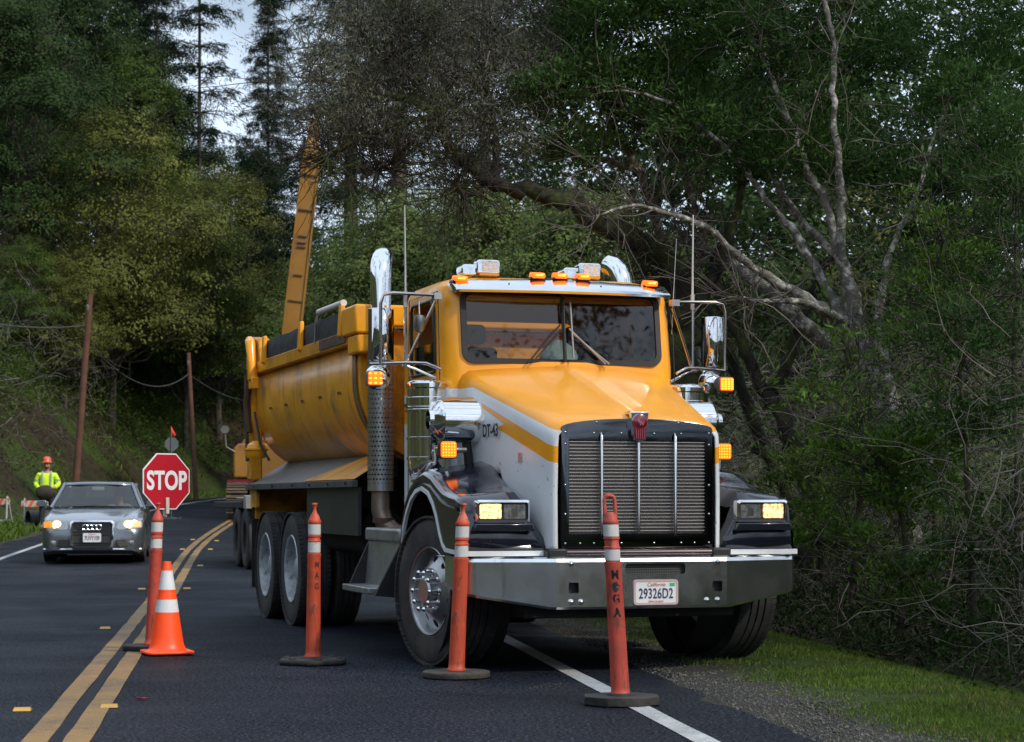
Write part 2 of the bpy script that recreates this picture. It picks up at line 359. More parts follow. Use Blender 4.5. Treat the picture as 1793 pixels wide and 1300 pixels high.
def front_wheel(side):
    wh = empty('front_wheel', (side*1.06, 0, .54), math.radians(12)); adopt(wh, T)
    o = -1 if side < 0 else 1
    t = tyre_mb(.54, .30); tread_blocks(t, .54, .30); t.build('tyre', M_tyre, wh, smooth=30)
    if side > 0:
        MB().lathe([(.30,-.1),(.30,.1),(.1,.1)], 'x', n=32).build('rim', M_wheel, wh); return
    # outer face looks towards -x
    rim = MB(); rim.lathe([(.325,-.135),(.318,-.145),(.306,-.14),(.298,-.125),(.292,-.08),(.285,-.06),(.27,-.068),(.20,-.105),(.165,-.125),(.165,-.10),(.20,-.08),(.27,-.045),(.285,-.02),(.30,.12),(.325,.13)], 'x', n=60, close=True)
    r = rim.build('rim', M_wheel, wh, smooth=35)
    cs = []
    for k in range(10):
        a = 2*PI*(k+.5)/10; cy, cz = math.cos(a)*.236, math.sin(a)*.236
        m = MB(); m.tube([(-.2, cy, cz), (.0, cy, cz)], .030, 16, sc=(1, 1)); cs.append(m)
    cut(r, cs)
    MB().lathe([(.0,-.015),(.3,-.015)], 'x', n=32).build('brake_drum', M_frame, wh)
    h = MB(); h.lathe([(.165,-.10),(.165,-.128),(.10,-.130),(.098,-.175),(.085,-.19),(.0,-.193)], 'x', n=40); h.build('hub', M_wheel, wh, smooth=35)
    nm = MB()
    for k in range(10):
        a = 2*PI*k/10; cy, cz = math.cos(a)*.137, math.sin(a)*.137
        nm.lathe([(.024,-.125),(.024,-.135),(.016,-.14),(.0155,-.19),(.019,-.195),(.019,-.205),(.010,-.216),(0,-.218)], 'x', (0, cy, cz), 12)
    nm.build('lug_nut', M_chrome, wh, smooth=40)
front_wheel(-1); front_wheel(1)
def dual(side, y):
    wh = empty('rear_wheel', (side*1.0, y, .54), 0 if side < 0 else PI); adopt(wh, T)
    t = tyre_mb(.54, .27, -.06, 4); tread_blocks(t, .54, .27, -.06)
    t2 = tyre_mb(.54, .27, .27, 4, 40)
    t.build('tyre', M_tyre, wh, smooth=30); t2.build('tyre', M_tyre, wh, smooth=30)
    rim = MB(); rim.lathe([(.325,-.185),(.318,-.195),(.300,-.185),(.292,-.12),(.288,-.02),(.27,0),(.20,.0),(.16,-.01),(.16,.02),(.29,.03),(.325,.0)], 'x', n=48, close=True)
    r = rim.build('rim', M_rimdirty, wh, smooth=35)
    h = MB(); h.lathe([(.17,.0),(.17,-.03),(.12,-.035),(.11,-.13),(.09,-.145),(0,-.15)], 'x', n=28)
    for k in range(10):
        a = 2*PI*k/10; h.cyl((-.02, math.cos(a)*.143, math.sin(a)*.143), (-.06, math.cos(a)*.143, math.sin(a)*.143), .014, 8)
        a += PI/10; h.obox((-.004, math.cos(a)*.228, math.sin(a)*.228), (.0015,0,0), (0,math.cos(a)*.03,math.sin(a)*.03), (0,-math.sin(a)*.024,math.cos(a)*.024), 1)
    h.build('hub', [M_rimdirty, M_frame], wh)
for yy in (5.15, 6.5):
    dual(-1, yy); dual(1, yy)

# ---- chassis
m = MB()
for s in (-1, 1):
    m.box(s*.43-.04, s*.43+.04, -1.0, 7.5, .82, 1.08)
m.box(-.5, .5, .9, 1.0, .55, .9); m.box(-.4, .4, 4.9, 5.3, .4, .9); m.box(-.4, .4, 6.3, 6.7, .4, .9)
m.tube([(-.95,0,.54),(-.5,0,.46),(.5,0,.46),(.95,0,.54)], .06, 8)
for y in (5.15, 6.5): m.tube([(-1,y,.54),(-.25,y,.54),(0,y,.54),(.25,y,.54),(1,y,.54)], [.08,.1,.22,.1,.08], 12)
m.box(-.45, .45, -.9, .9, .50, .82); m.box(-.78, .78, -.98, -.7, .38, .5)
m.tube([(0,.9,.75),(0,5,.6)], .05, 8)
m.build('chassis', M_frame, T, bevel=.01)
m = MB()   # engine block hints and wiring beside the pipe elbow
m.box(-.42, .42, -.6, .4, .85, 1.35); m.build('engine', M_frame, T, bevel=.02)
m = MB()
rng = random.Random(3)
for k in range(7):
    a = Vector((-.8+rng.random()*.15, 1.0+rng.random()*.4, .95+rng.random()*.2)); b = a+Vector((rng.uniform(-.1,.1), rng.uniform(.1,.3), rng.uniform(.05,.25)))
    m.tube([a, (a+b)/2+Vector((0,0,.08)), b], .012, 6, mi=k % 3)
m.build('air_hose', [mat('hose_red', (.3,.03,.02), .5), mat('hose_blue', (.02,.08,.25), .5), M_black], T)

# ---- bumper
bf = -1.23
def bump_sec(x, y, z0, z1):
    return [(x, y+.22, z1-.005), (x, y+.03, z1), (x, y+.008, z1-.012), (x, y, z1-.035), (x, y, z0+.02), (x, y+.012, z0+.004), (x, y+.12, z0)]
secs = []
for x, y, z0 in ((-1.235, bf+.62, .62), (-1.225, bf+.22, .555), (-1.20, bf+.19, .545), (-1.14, bf+.165, .53), (-.66, bf+.012, .452), (-.62, bf, .45), (-.3, bf-.004, .45), (0, bf-.005, .45), (.3, bf-.004, .45), (.62, bf, .45), (.66, bf+.012, .452), (1.14, bf+.165, .53), (1.20, bf+.19, .545), (1.225, bf+.22, .555), (1.235, bf+.62, .62)):
    secs.append(bump_sec(x, y, z0, .81))
bmp = MB().loft(secs).build('bumper', mat('bumper_chrome', (.78,.80,.82), .17, 1, var=.05, vscale=5, rvar=.03, dirt=.35, dcut=.60, dscale=11, dirtcol=(.16,.15,.13)), T, smooth=8)
sd_ = bmp.modifiers.new('thick', 'SOLIDIFY'); sd_.thickness = .006; sd_.offset = -1
def slot(cx, cz, w_, h_, r, d0=-.3, d1=.3):
    p = rrect(w_, h_, r, 5, cx, cz); return MB().prism(p, 'y', bf+d0, bf+d1)
cut(bmp, [slot(.09, .724, .44, .075, .022, -.1, .12), slot(-.50, .60, .072, .072, .01, -.1, .12), slot(.55, .60, .072, .072, .01, -.1, .12)]); bmp.data.set_sharp_from_angle(angle=math.radians(3)); streaks(bmp.data.materials[0], (14, 14, 2), (.30,.29,.26), .60, .72, .4)
m = MB(); m.box(-.14, .33, bf+.05, bf+.052, .70, .81)
mv = MB(); mv.prism(rrect(.47, .1, .02, 4, .09, .724), 'y', bf+.03, bf+.04)
nt_m = bpy.data.materials.new('expanded_mesh'); nt_m.use_nodes = True; t = nt_m.node_tree; b_ = t.nodes['Principled BSDF']; b_.inputs['Roughness'].default_value = .5
tc = N(t, 'ShaderNodeTexCoord'); vo = N(t, 'ShaderNodeTexVoronoi', feature='DISTANCE_TO_EDGE'); vo.inputs['Scale'].default_value = 60; vo.inputs['Randomness'].default_value = .1
t.links.new(tc.outputs['Object'], vo.inputs['Vector']); rr = N(t, 'ShaderNodeValToRGB'); rr.color_ramp.elements[0].color = (.09,.09,.09,1); rr.color_ramp.elements[0].position = .05; rr.color_ramp.elements[1].color = (.004,.004,.004,1); rr.color_ramp.elements[1].position = .15
t.links.new(vo.outputs['Distance'], rr.inputs[0]); t.links.new(rr.outputs[0], b_.inputs['Base Color'])
mv.build('bumper_vent', nt_m, T)
m = MB()
for cx in (-.50, .55): MB().box(cx-.05, cx+.05, bf+.05, bf+.2, .55, .65).build('tow_socket', M_black, T)
m = MB()
for x, z in ((-.52,.765),(-.52,.505),(-.45,.505),(.55,.77),(.47,.505),(.55,.505)):
    MB().lathe([(.021,0),(.021,-.004),(.014,-.006),(.013,-.014),(.006,-.020),(0,-.021)], 'y', (x, bf, z), 14).build('bumper_bolt', M_steel, T)
# plate
pl = empty('license_plate', (.09, bf-.012, .565)); adopt(pl, T)
MB().prism(rrect(.305, .153, .018, 4), 'y', -.003, .001).build('plate', M_plate, pl)
fr = MB(); o_ = rrect(.325, .173, .022, 4); i_ = rrect(.296, .144, .014, 4); n_ = len(o_)
fr.v = [(u, -.006, v) for u, v in o_]+[(u, -.006, v) for u, v in i_]+[(u, .004, v) for u, v in o_]
fr.f = [(k, (k+1) % n_, n_+(k+1) % n_, n_+k) for k in range(n_)]+[(k, (k+1) % n_, 2*n_+(k+1) % n_, 2*n_+k) for k in range(n_)]; fr.m = [0]*len(fr.f)
fr.build('plate_frame', mat('plate_frame_pink', (.5,.36,.36), .4), pl)
text('plate_number', '29326D2', .098, M_bluetxt, pl, FRONT(0, -.005, -.012), .001, .0012, .66, spacing=1.05)
text('plate_state', 'California', .036, M_redtxt, pl, FRONT(0, -.005, .052), .0006, 0, .95, shear=.35)
text('plate_slogan', 'DMV.CA.GOV', .018, M_redtxt, pl, FRONT(0, -.005, -.064), .0006, 0, 1.0)
MB().box(.10, .138, -.005, -.0035, .040, .062).build('plate_sticker', M_greentxt, pl)

# ---- grille
gy = -1.13
G = empty('grille', (0, 0, 0)); adopt(G, T)
W2 = .556
arch = [(-W2,.86),(W2,.86),(W2,1.69)]+[(W2*math.cos(a)*1.0, 1.69+.068*math.sin(a)) for a in [PI*k/16 for k in range(1,16)]]+[(-W2,1.69)]
sur = MB().prism(arch, 'y', gy, gy+.05).build('grille_surround', mat('dark_mirror_steel', (.085,.09,.10), .12, 1, var=.3, vscale=3, rvar=.07), G, smooth=30, bevel=.006)
cut(sur, [MB().box(-.50, .50, gy-.1, gy+.03, .965, 1.605)])
scr = bpy.data.materials.new('grille_screen'); scr.use_nodes = True; t = scr.node_tree; b_ = t.nodes['Principled BSDF']; b_.inputs['Metallic'].default_value = .4; b_.inputs['Roughness'].default_value = .45
tc = N(t, 'ShaderNodeTexCoord'); mp_ = N(t, 'ShaderNodeMapping'); mp_.inputs['Scale'].default_value = (160, 1, 55); t.links.new(tc.outputs['Object'], mp_.inputs[0])
ck = N(t, 'ShaderNodeTexChecker'); ck.inputs['Scale'].default_value = 1; ck.inputs[1].default_value = (.22,.185,.17,1); ck.inputs[2].default_value = (.10,.085,.078,1); t.links.new(mp_.outputs[0], ck.inputs[0]); t.links.new(ck.outputs[0], b_.inputs['Base Color'])
MB().box(-.50, .50, gy+.028, gy+.034, .965, 1.605).build('grille_screen', scr, G, smooth=0)
m = MB()
for k in range(27):
    z = .985+k*.0235; m.box(-.497, .497, gy+.006, gy+.020, z-.0026, z+.0026)
m.build('grille_slats', mat('slat_metal', (.50,.48,.47), .35, .6), G, smooth=0)
m = MB()
for x in (-.27, .0, .27):
    m = MB(); m.tube([(x, gy-.012, .955), (x, gy-.02, .965), (x, gy-.02, 1.63), (x, gy-.005, 1.66)], [.004, .011, .011, .003], 10)
    m.build('grille_bar', M_steel, G)
m = MB()
for x, z in [(s*.527, q) for s in (-1,1) for q in (1.66,1.58,1.3,1.1,.9)]+[(s*q, 1.655) for s in (-1,1) for q in (.32,.12)]+[(s*q, .90) for s in (-1,1) for q in (.42,.32,.12)]+[(s*.3,1.73) for s in (-1,1)]:
    MB().lathe([(.009,0),(.008,-.004),(.004,-.007),(0,-.008)], 'y', (x, gy, z), 10).build('grille_bolt', M_steel, G)
# badge on the nose
E_ = empty('emblem', (.0, gy-.03, 1.70)); adopt(E_, T)
MB().prism([(-.062,.098),(.062,.098),(.066,.10),(.05,-.02),(.045,-.09),(.0,-.10),(-.045,-.09),(-.05,-.02),(-.066,.10)][::-1], 'y', -.012, .03).build('emblem_base', M_chrome, E_, bevel=.004)
MB().lathe([(.056,-.012),(.056,-.022),(.050,-.026),(0,-.028)], 'y', (0,0,.035), 28).build('emblem_disc', M_red, E_)
m = MB(); m.prism([(-.043,.0),(.043,.0),(.038,-.085),(.02,-.094),(-.02,-.094),(-.038,-.085)], 'y', -.022, -.012)
m.build('emblem_shield', M_red, E_, bevel=.003)
m = MB()
for k in range(5): m.box(-.030+k*.015-.0014, -.030+k*.015+.0014, -.0245, -.022, -.082, -.02)
for q in range(24):
    a, b = 2*PI*q/24, 2*PI*(q+1)/24
    m.tube([(math.cos(a)*.053, -.025, .035+math.sin(a)*.053), (math.cos(b)*.053, -.025, .035+math.sin(b)*.053)], .0016, 4, False)
m.build('emblem_trim', mat('pink_enamel', (.45,.15,.2), .3, .5), E_)
text('emblem_letter', 'K', .05, mat('pink_enamel_letter', (.5,.2,.25), .3, .5), E_, FRONT(-.008, -.029, .045), .001, .001, .9)
text('emblem_letter', 'W', .042, bpy.data.materials['pink_enamel_letter'], E_, FRONT(.008, -.029, .022), .001, .001, .9)
MB().box(-.066, .066, -.01, .12, .085, .107).build('emblem_cap', M_chrome, E_, bevel=.008)
# maroon bar under grille
m = MB(); m.tube([(-.56,gy-.03,.835),(.56,gy-.03,.835)], .026, 12); m.build('bug_screen_roll', M_maroon, T)
for s in (-1, 1): MB().box(s*.60-.07, s*.60+.07, gy-.065, gy+.05, .80, .865).build('bracket', M_black, T, bevel=.012)

# ---- hood
def hood_sec(y):
    t_ = min(1, max(0, (y+1.12)/1.64)); w_ = .625+.205*t_; zt = 1.765+.465*t_
    zs = zt-.125-.01*t_; zb = .84 if y < -.62 else (.84+.55*min(1, (y+.62)/.35))
    cr = .02
    P = [(w_+.0, zb), (w_+.004, zb+.05), (w_+.006, (zb+zs)/2), (w_, zs-.06), (w_-.006, zs), (w_-.03, zs+.048), (w_-.08, zs+.080), (w_*.62, zs+.104), (w_*.3, zs+.120), (.085, zt-.008), (.062, zt+.004), (0, zt+.006)]
    return [(x, y, z) for x, z in P]
ys = [-1.125, -1.11, -1.06, -.95, -.8, -.62, -.5, -.4, -.27, -.1, .1, .3, .52]
secs = []
for i, y in enumerate(ys):
    s_ = hood_sec(y)
    if i == 0: s_ = [(x-.045 if k < 8 else x, y-.005, z-(.02 if k >= 5 else 0)) for k, (x, _, z) in enumerate(s_)]
    if i == 1: s_ = [(x-.018 if k < 8 else x, y, z-(.006 if k >= 5 else 0)) for k, (x, _, z) in enumerate(s_)]
    full = s_+[(-x, y_, z) for x, y_, z in s_[::-1][1:]]
    secs.append(full)
hd = MB().loft(secs); H = hd.build('hood', M_hood, T, smooth=50)
sm = H.modifiers.new('thick', 'SOLIDIFY'); sm.thickness = .012; sm.offset = -1
# hood lettering
xs = -(.625+.205*(1.12-.02)/1.64)-.012
text('unit_number', 'DT-43', .128, M_blacktxt, T, Matrix.Translation((-.772, -.15, 1.695)) @ Matrix.Rotation(math.radians(-90+7.1), 4, 'Z') @ Matrix.Rotation(PI/2, 4, 'X'), .001, .003, .82)
for (yy, zz, w_) in ((-.62, 1.50, .07), (-.28, 1.46, .02)):
    m = MB()
    for i in range(5):
        for j in range(5):
            if w_ < .05 and (i+j) % 2: continue
            xq = -(.625+.205*(yy+1.12)/1.64)-.0095
            m.box(xq-.002, xq+.003, yy-w_/2+i*w_/5, yy-w_/2+i*w_/5+w_/7, zz-w_/2+j*w_/5, zz-w_/2+j*w_/5+w_/7)
    m.build('side_marker_reflector', mat('pink_reflector', (.75,.35,.33), .4), T, smooth=0)

# ---- front fenders
path = [(.74,.90,.74),(.70,1.05,.74),(.60,1.20,.74),(.46,1.31,.74),(.28,1.38,.74),(.07,1.41,.75),(-.14,1.375,.755),(-.32,1.31,.77),(-.46,1.265,.785),(-.62,1.24,.80),(-.80,1.225,.82),(-.93,1.205,.835),(-1.0,1.15,.825),(-1.03,1.05,.775),(-1.05,.95,.715),(-1.06,.845,.64)]
def fender(s):
    F = empty('fender'); adopt(F, T); m = MB(); secs = []
    for i, (y, z, xi) in enumerate(path):
        fr_ = i >= 12
        if not fr_:
            k = .02+.055*max(0, min(1, (y+.7)/1.0))
            secs.append([(s*1.215, y, z-.09), (s*1.215, y, z-.03), (s*1.19, y, z), (s*1.12, y-.0, z+.012), (s*(1.12+xi)/2, y, z+.02+k*.3), (s*(xi+.08), y, z+.025+k*.5), (s*(xi), y, z+.03+k*.7), (s*(xi-.10), y, z-.10+k*2)])
        else:
            q = y; secs.append([(s*1.215, q+.12, z-.0), (s*1.212, q+.05, z), (s*1.185, q+.01, z), (s*1.10, q-.0, z), (s*(1.1+xi)/2, q-.01, z), (s*(xi+.06), q, z), (s*xi, q+.01, z), (s*(xi-.06), q+.05, z)])
    m.loft(secs)
    o = m.build('fender_shell', M_navy, F, smooth=45); sm = o.modifiers.new('thick','SOLIDIFY'); sm.thickness = .008; sm.offset = 0
    # outer lip around the wheel opening, then the white edge line
    top = [(y, z-.05) for y, z, _ in path[:11]]+[(-.95, 1.10), (-1.02,.96), (-1.03,.86)]
    inn = [(.70,.86),(.655,1.0),(.56,1.115),(.43,1.215),(.28,1.275),(.10,1.295),(-.08,1.26),(-.21,1.19),(-.31,1.10),(-.40,.98),(-.47,.90),(-.55,.862),(-.8,.85),(-1.02,.85)]
    m = MB(); m.loft([[(s*1.216, y, z) for y, z in top], [(s*1.218, y, z) for y, z in inn], [(s*1.16, y, z-.002) for y, z in inn]])
    m.build('fender_lip', M_navy, F, smooth=30)
    m = MB(); e2 = [(y-.012, z-.03) if i < 5 else ((y+.014, z-.028) if i < 10 else (y, z-.028)) for i, (y, z) in enumerate(inn)]
    a = [(s*1.224, y, z) for y, z in inn]; b = [(s*1.224, y, z) for y, z in e2]
    m.loft([[(s*1.20, y, z) for y, z in inn], a, b, [(s*1.20, y, z) for y, z in e2]])
    # bottom front white band under the headlight
    m.box(min(s*1.225, s*.62), max(s*1.225, s*.62), -1.075, -1.03, .815, .85)
    m.build('fender_trim', mat('white_trim', (.72,.75,.78), .35), F, smooth=30)
    # flat outer rear bit and inner liner
    m = MB(); m.lathe([(.62,0),(.62,.45)], 'x', ((.72 if s > 0 else -1.17), .08, .66), 40); m.build('wheel_liner', M_frame, F)
fender(-1); fender(1)
def headlight(s):
    h = empty('headlight', (s*.955, -1.055, 1.12)); adopt(h, T)
    if s > 0: h.location.x = .955
    fr = MB(); o_ = rrect(.385, .155, .02, 4); i_ = rrect(.352, .122, .012, 4); n_ = len(o_)
    fr.v = [(u, -.02, v) for u, v in o_]+[(u, -.032, v) for u, v in i_]+[(u, .04, v) for u, v in o_]+[(u, .0, v) for u, v in i_]
    fr.f = [(k, (k+1) % n_, n_+(k+1) % n_, n_+k) for k in range(n_)]+[(k, (k+1) % n_, 2*n_+(k+1) % n_, 2*n_+k) for k in range(n_)]+[(n_+k, n_+(k+1) % n_, 3*n_+(k+1) % n_, 3*n_+k) for k in range(n_)]; fr.m = [0]*len(fr.f)
    fr.build('headlight_bezel', M_chrome, h, smooth=30)
    MB().prism(rrect(.352, .122, .012, 4), 'y', -.004, .01).build('headlight_housing', M_black, h)
    for q, lit in ((s*.086, True), (-s*.086, False)):
        e = MB(); e.prism(rrect(.158, .104, .012, 4, q, 0), 'y', -.014, -.005); e.build('lamp', M_lamp if lit else M_lampoff, h, bevel=.002)
        e = MB(); e.v = []; R1 = rrect(.166, .112, .014, 4, q, 0); R2 = rrect(.154, .100, .011, 4, q, 0); k_ = len(R1)
        e.v = [(u, -.018, v) for u, v in R1]+[(u, -.018, v) for u, v in R2]; e.f = [(i, (i+1) % k_, k_+(i+1) % k_, k_+i) for i in range(k_)]; e.m = [0]*k_
        e.build('lamp_ring', M_black, h, smooth=0)
    hl = MB(); hl.box(-s*.086-.022, -s*.086+.022, -.016, -.0145, -.035, .02); hl.build('bulb_reflection', M_chrome, h)
    m = MB(); m.prism([(-.20,.0),(.20,.0),(.22,-.05),(-.22,-.05)], 'y', -.06, .0); m.xf(Matrix.Translation((0,0,-.085))); m.build('headlight_shelf', M_navy, h, bevel=.006)
headlight(-1); headlight(1)

# ---- cab
cabm = MB()
def cab_ring(z, yf, wf, w_=.945, yb=1.80, r=.10):
    P = [(0, yf-.03), (wf*.5, yf-.022), (wf-.05, yf), (wf, yf+.015), (w_-.045, yf+.09), (w_-.01, yf+.15), (w_, yf+.25), (w_, yb-.1), (w_-.03, yb-.03), (w_-.1, yb), (0, yb)]
    return [(x, y, z) for x, y in P]+[(-x, y, z) for x, y in P[::-1][1:-1]]
rings = [cab_ring(1.02, .50, .84), cab_ring(2.0, .50, .84), cab_ring(2.22, .50, .84), cab_ring(2.5, .545, .835, .94), cab_ring(2.74, .585, .82, .93, 1.79), cab_ring(2.82, .60, .80, .915, 1.77), cab_ring(2.87, .66, .74, .87, 1.72), cab_ring(2.905, .80, .62, .76, 1.60), cab_ring(2.925, 1.0, .4, .5, 1.4)]
cabm.loft(rings, closed=True, caps=True)
cab = cabm.build('cab', mat('cab_livery', ORC, .34, var=.05, coat=.25), T, smooth=40)
t = cab.data.materials[0].node_tree; b_ = t.nodes['Principled BSDF']; base = b_.inputs['Base Color'].links[0].from_socket
tc = N(t, 'ShaderNodeTexCoord'); sp = N(t, 'ShaderNodeSeparateXYZ'); t.links.new(tc.outputs['Object'], sp.inputs[0]); z = sp.outputs[2]
band = math_node(t, 'MULTIPLY', math_node(t, 'LESS_THAN', z, 2.035), math_node(t, 'GREATER_THAN', z, 1.97)); lowm = math_node(t, 'LESS_THAN', z, 1.80)
mx = N(t, 'ShaderNodeMix', data_type='RGBA'); mx.inputs[7].default_value = (.72,.75,.78,1); t.links.new(math_node(t, 'MAXIMUM', band, lowm), mx.inputs[0]); t.links.new(base, mx.inputs[6]); t.links.new(mx.outputs[2], b_.inputs['Base Color'])
inner = MB(); sh = []
for (z, yf, w1, w2, yb) in ((1.25,.56,.80,.90,1.76),(2.2,.56,.80,.90,1.76),(2.5,.60,.79,.89,1.76),(2.78,.64,.76,.87,1.74),(2.84,.75,.68,.8,1.66)):
    sh.append([(x, y, z) for x, y in ((w1,yf),(w2,yf+.2),(w2,yb),(-w2,yb),(-w2,yf+.2),(-w1,yf))])
inner.loft(sh, closed=True, caps=True)
wsr = MB().prism(rrect(1.56, .53, .075, 6, 0, 2.51), 'y', .2, .63)
side = MB(); swp = [(.74,2.17),(.72,2.22),(.80,2.68),(.84,2.72),(1.42,2.72),(1.46,2.68),(1.46,2.22),(1.42,2.17)]; side.prism(swp, 'x', -1.2, 1.2)
low = MB().prism([(.80,2.02),(.80,2.14),(1.30,2.14),(1.30,2.02)], 'x', -1.2, -.5)
rear = MB().prism(rrect(1.0, .38, .05, 5, 0, 2.46), 'y', 1.6, 2.0)
cut(cab, [inner, wsr, side, rear])
# windscreen: two panes in a shallow vee, rubber frame
fr = MB(); o_ = rrect(1.60, .57, .09, 6, 0, 2.51); i_ = rrect(1.515, .487, .06, 6, 0, 2.51); n_ = len(o_)
def wy(x, z): return .47+(z-2.24)*.155+abs(x)*.035-.014
fr.v = [(u, wy(u, v)+.02, v) for u, v in o_]+[(u, wy(u, v)-.002, v) for u, v in o_]+[(u, wy(u, v)-.006, v) for u, v in i_]+[(u, wy(u, v)+.03, v) for u, v in i_]
for a in range(3): fr.f += [(a*n_+k, a*n_+(k+1) % n_, (a+1)*n_+(k+1) % n_, (a+1)*n_+k) for k in range(n_)]
fr.m = [0]*len(fr.f)
fr.tube([(0, wy(0,2.25)-.004, 2.255), (0, wy(0,2.76)-.004, 2.765)], .016, 8)
fr.build('windscreen_seal', M_seal, T, smooth=30)
for s in (-1, 1):
    g = MB(); n = 10; rows = []
    for j in range(n+1):
        z = 2.262+.496*j/n; rows.append([(s*x, wy(x, z)+.008, z) for x in (.012, .2, .4, .6, .762 if .5 < j < n-.5 else .73)])
    g.loft(rows); g.build('windscreen_pane', M_glass, T, smooth=20)
for s in (-1, 1):
    g = MB().prism([(.74,2.16),(.82,2.73),(1.47,2.73),(1.47,2.16)], 'x', s*.918, s*.921) if s > 0 else MB().prism([(.72,2.16),(.80,2.40),(1.47,2.40),(1.47,2.16)], 'x', s*.918, s*.921)
    g.build('side_window', M_sideglass, T, smooth=0)
    m = MB(); pts = [(s*.948, y, z) for y, z in swp+[swp[0]]]; m.tube(pts, .013, 6); m.build('window_trim', M_black, T)
for s in (-1, 1):
    MB().tube([(s*.95,.60,1.1),(s*.947,.60,2.10),(s*.947,.63,2.45),(s*.937,.70,2.78),(s*.94,1.56,2.78),(s*.948,1.57,1.1)], .004, 5).build('door_seam', M_black, T)
# door handles, cab interior
m = MB(); m.tube([(-.965,1.38,1.93),(-.985,1.38,1.95),(-.985,1.50,1.95),(-.965,1.50,1.93)], .012, 8); m.build('door_handle', M_black, T)
m = MB()
m.box(-.86,.86,.60,.98,2.02,2.26); m.box(-.25,.25,.98,1.25,1.6,2.1)
m.build('dashboard', mat('dash_grey', (.05,.055,.055), .7), T, bevel=.04)
for s in (-1, 1):
    m = MB(); m.box(s*.47-.23, s*.47+.23, 1.42, 1.54, 1.85, 2.42); m.box(s*.47-.24, s*.47+.24, 1.05, 1.5, 1.72, 1.86); m.box(s*.47-.14, s*.47+.14, 1.43, 1.52, 2.44, 2.60)
    m.build('seat', mat('seat_cloth', (.03,.032,.035), .9, var=.3), T, bevel=.05, seg=3)
m = MB(); R = .21
for q in range(28):
    a, b = 2*PI*q/28, 2*PI*(q+1)/28
    f = lambda a: (.46+math.cos(a)*R, 1.02+math.sin(a)*R*.45, 2.22+math.sin(a)*R*.85)
    m.tube([f(a), f(b)], .014, 6, False)
m.tube([(.46,1.02,2.22),(.46,.9,2.05)], .03, 8); m.tube([(.26,1.02,2.22),(.66,1.02,2.22)], .01, 6)
m.build('steering_wheel', M_int, T)
m = MB(); m.box(-.9,.9,1.0,1.7,1.26,1.3); m.build('cab_floor', M_int, T)
# pale cap lying on the dash behind the split
hl = empty('hard_hat', (.03, .70, 2.262)); hl.parent = None
# roof: visor, clearance lamps, beacons
v = MB(); secs = []
for x in (-.86,-.84,-.6,-.3,0,.3,.6,.84,.86):
    e = .03 if abs(x) > .85 else 0; ab = abs(x)
    yb = .36+ab*ab*.11; secs.append([(x, yb+.10+e, 2.765), (x, yb+.0+e, 2.755), (x, yb-.02+e, 2.772), (x, yb+.0+e, 2.79), (x, yb+.12+e, 2.868-ab*.02-e*.3), (x, yb+.26, 2.895-ab*.03-e), (x, yb+.30, 2.86-e)])
v.loft(secs, caps=True); v.build('sun_visor', mat('visor_polished', (.74,.76,.78), .16, 1, var=.06, rvar=.06), T, smooth=40)
m = MB()
for x, z in ((-.45,.02),(.28,.02),(-.43,0),(.40,0)):
    m.lathe([(.006,0),(.005,-.004),(0,-.005)], 'y', (x, .36+x*x*.11+.06, 2.80+z*1.4), 8)
m.build('visor_rivet', M_black, T)
def clearance(x, y, z):
    L = empty('clearance_light', (x, y, z)); adopt(L, T)
    m = MB(); m.loft([[(-.062,.10,0),(.062,.10,0),(.062,-.02,0),(-.062,-.02,0)],[(-.058,.09,.022),(.058,.09,.022),(.058,-.025,.018),(-.058,-.025,.018)]], closed=True, caps=True); m.build('lamp_base', M_black, L, bevel=.004)
    m = MB(); m.loft([[(-.052,.07,.018),(.052,.07,.018),(.052,-.042,.006),(-.052,-.042,.006)],[(-.050,.05,.060),(.050,.05,.060),(.052,-.046,.045),(-.052,-.046,.045)]], closed=True, caps=True); m.build('lens', M_amber, L, bevel=.012, seg=3)
    MB().box(-.03,.03,-.0485,-.0465,.022,.034).build('bulb', M_amberhot, L)
for x, y, z in ((-.80,.56,2.835),(-.20,.52,2.873),(-.02,.52,2.876),(.165,.52,2.874),(.72,.54,2.84)): clearance(x, y, z)
def beacon(x):
    L = empty('roof_strobe', (x, .80, 2.93)); adopt(L, T)
    m = MB(); m.prism(rrect(.185, .105, .022, 4, 0, .055), 'y', -.05, .05); m.build('strobe_housing', M_chrome, L, bevel=.008)
    MB().prism(rrect(.125, .075, .01, 3, .012, .058), 'y', -.056, -.048).build('lens', mat('strobe_lens', (.62,.55,.52), .3, var=.3, vscale=80), L)
    MB().prism(rrect(.155, .022, .008, 3, .005, -.004), 'y', -.06, .03).build('strobe_amber_base', mat('amber_unlit', (.6,.25,.02), .3), L)
    m = MB(); m.prism(rrect(.13, .085, .03, 4, -.14, .03), 'y', -.02, .14); m.build('horn', M_chrome, L, bevel=.01)
beacon(-.52); beacon(.30)
# wipers
for (a, b, c, d) in (((-.30,.43,2.235),(-.02,.455,2.53),(-.01,.462,2.72),(-.01,.43,2.33)), ((.32,.44,2.235),(.05,.452,2.50),(.045,.47,2.70),(.06,.43,2.27))):
    m = MB(); a, b, c, d = map(Vector, (a, b, c, d)); m.tube([a, b-Vector((.02,0,.0))], .007, 6); m.tube([a+Vector((.03,0,0)), b+Vector((0,0,-.03))], .006, 6)
    m.tube([d, c], .008, 6); m.build('wiper', M_black if a.x < 0 else mat('wiper_steel', (.3,.28,.27), .4, .6), T)

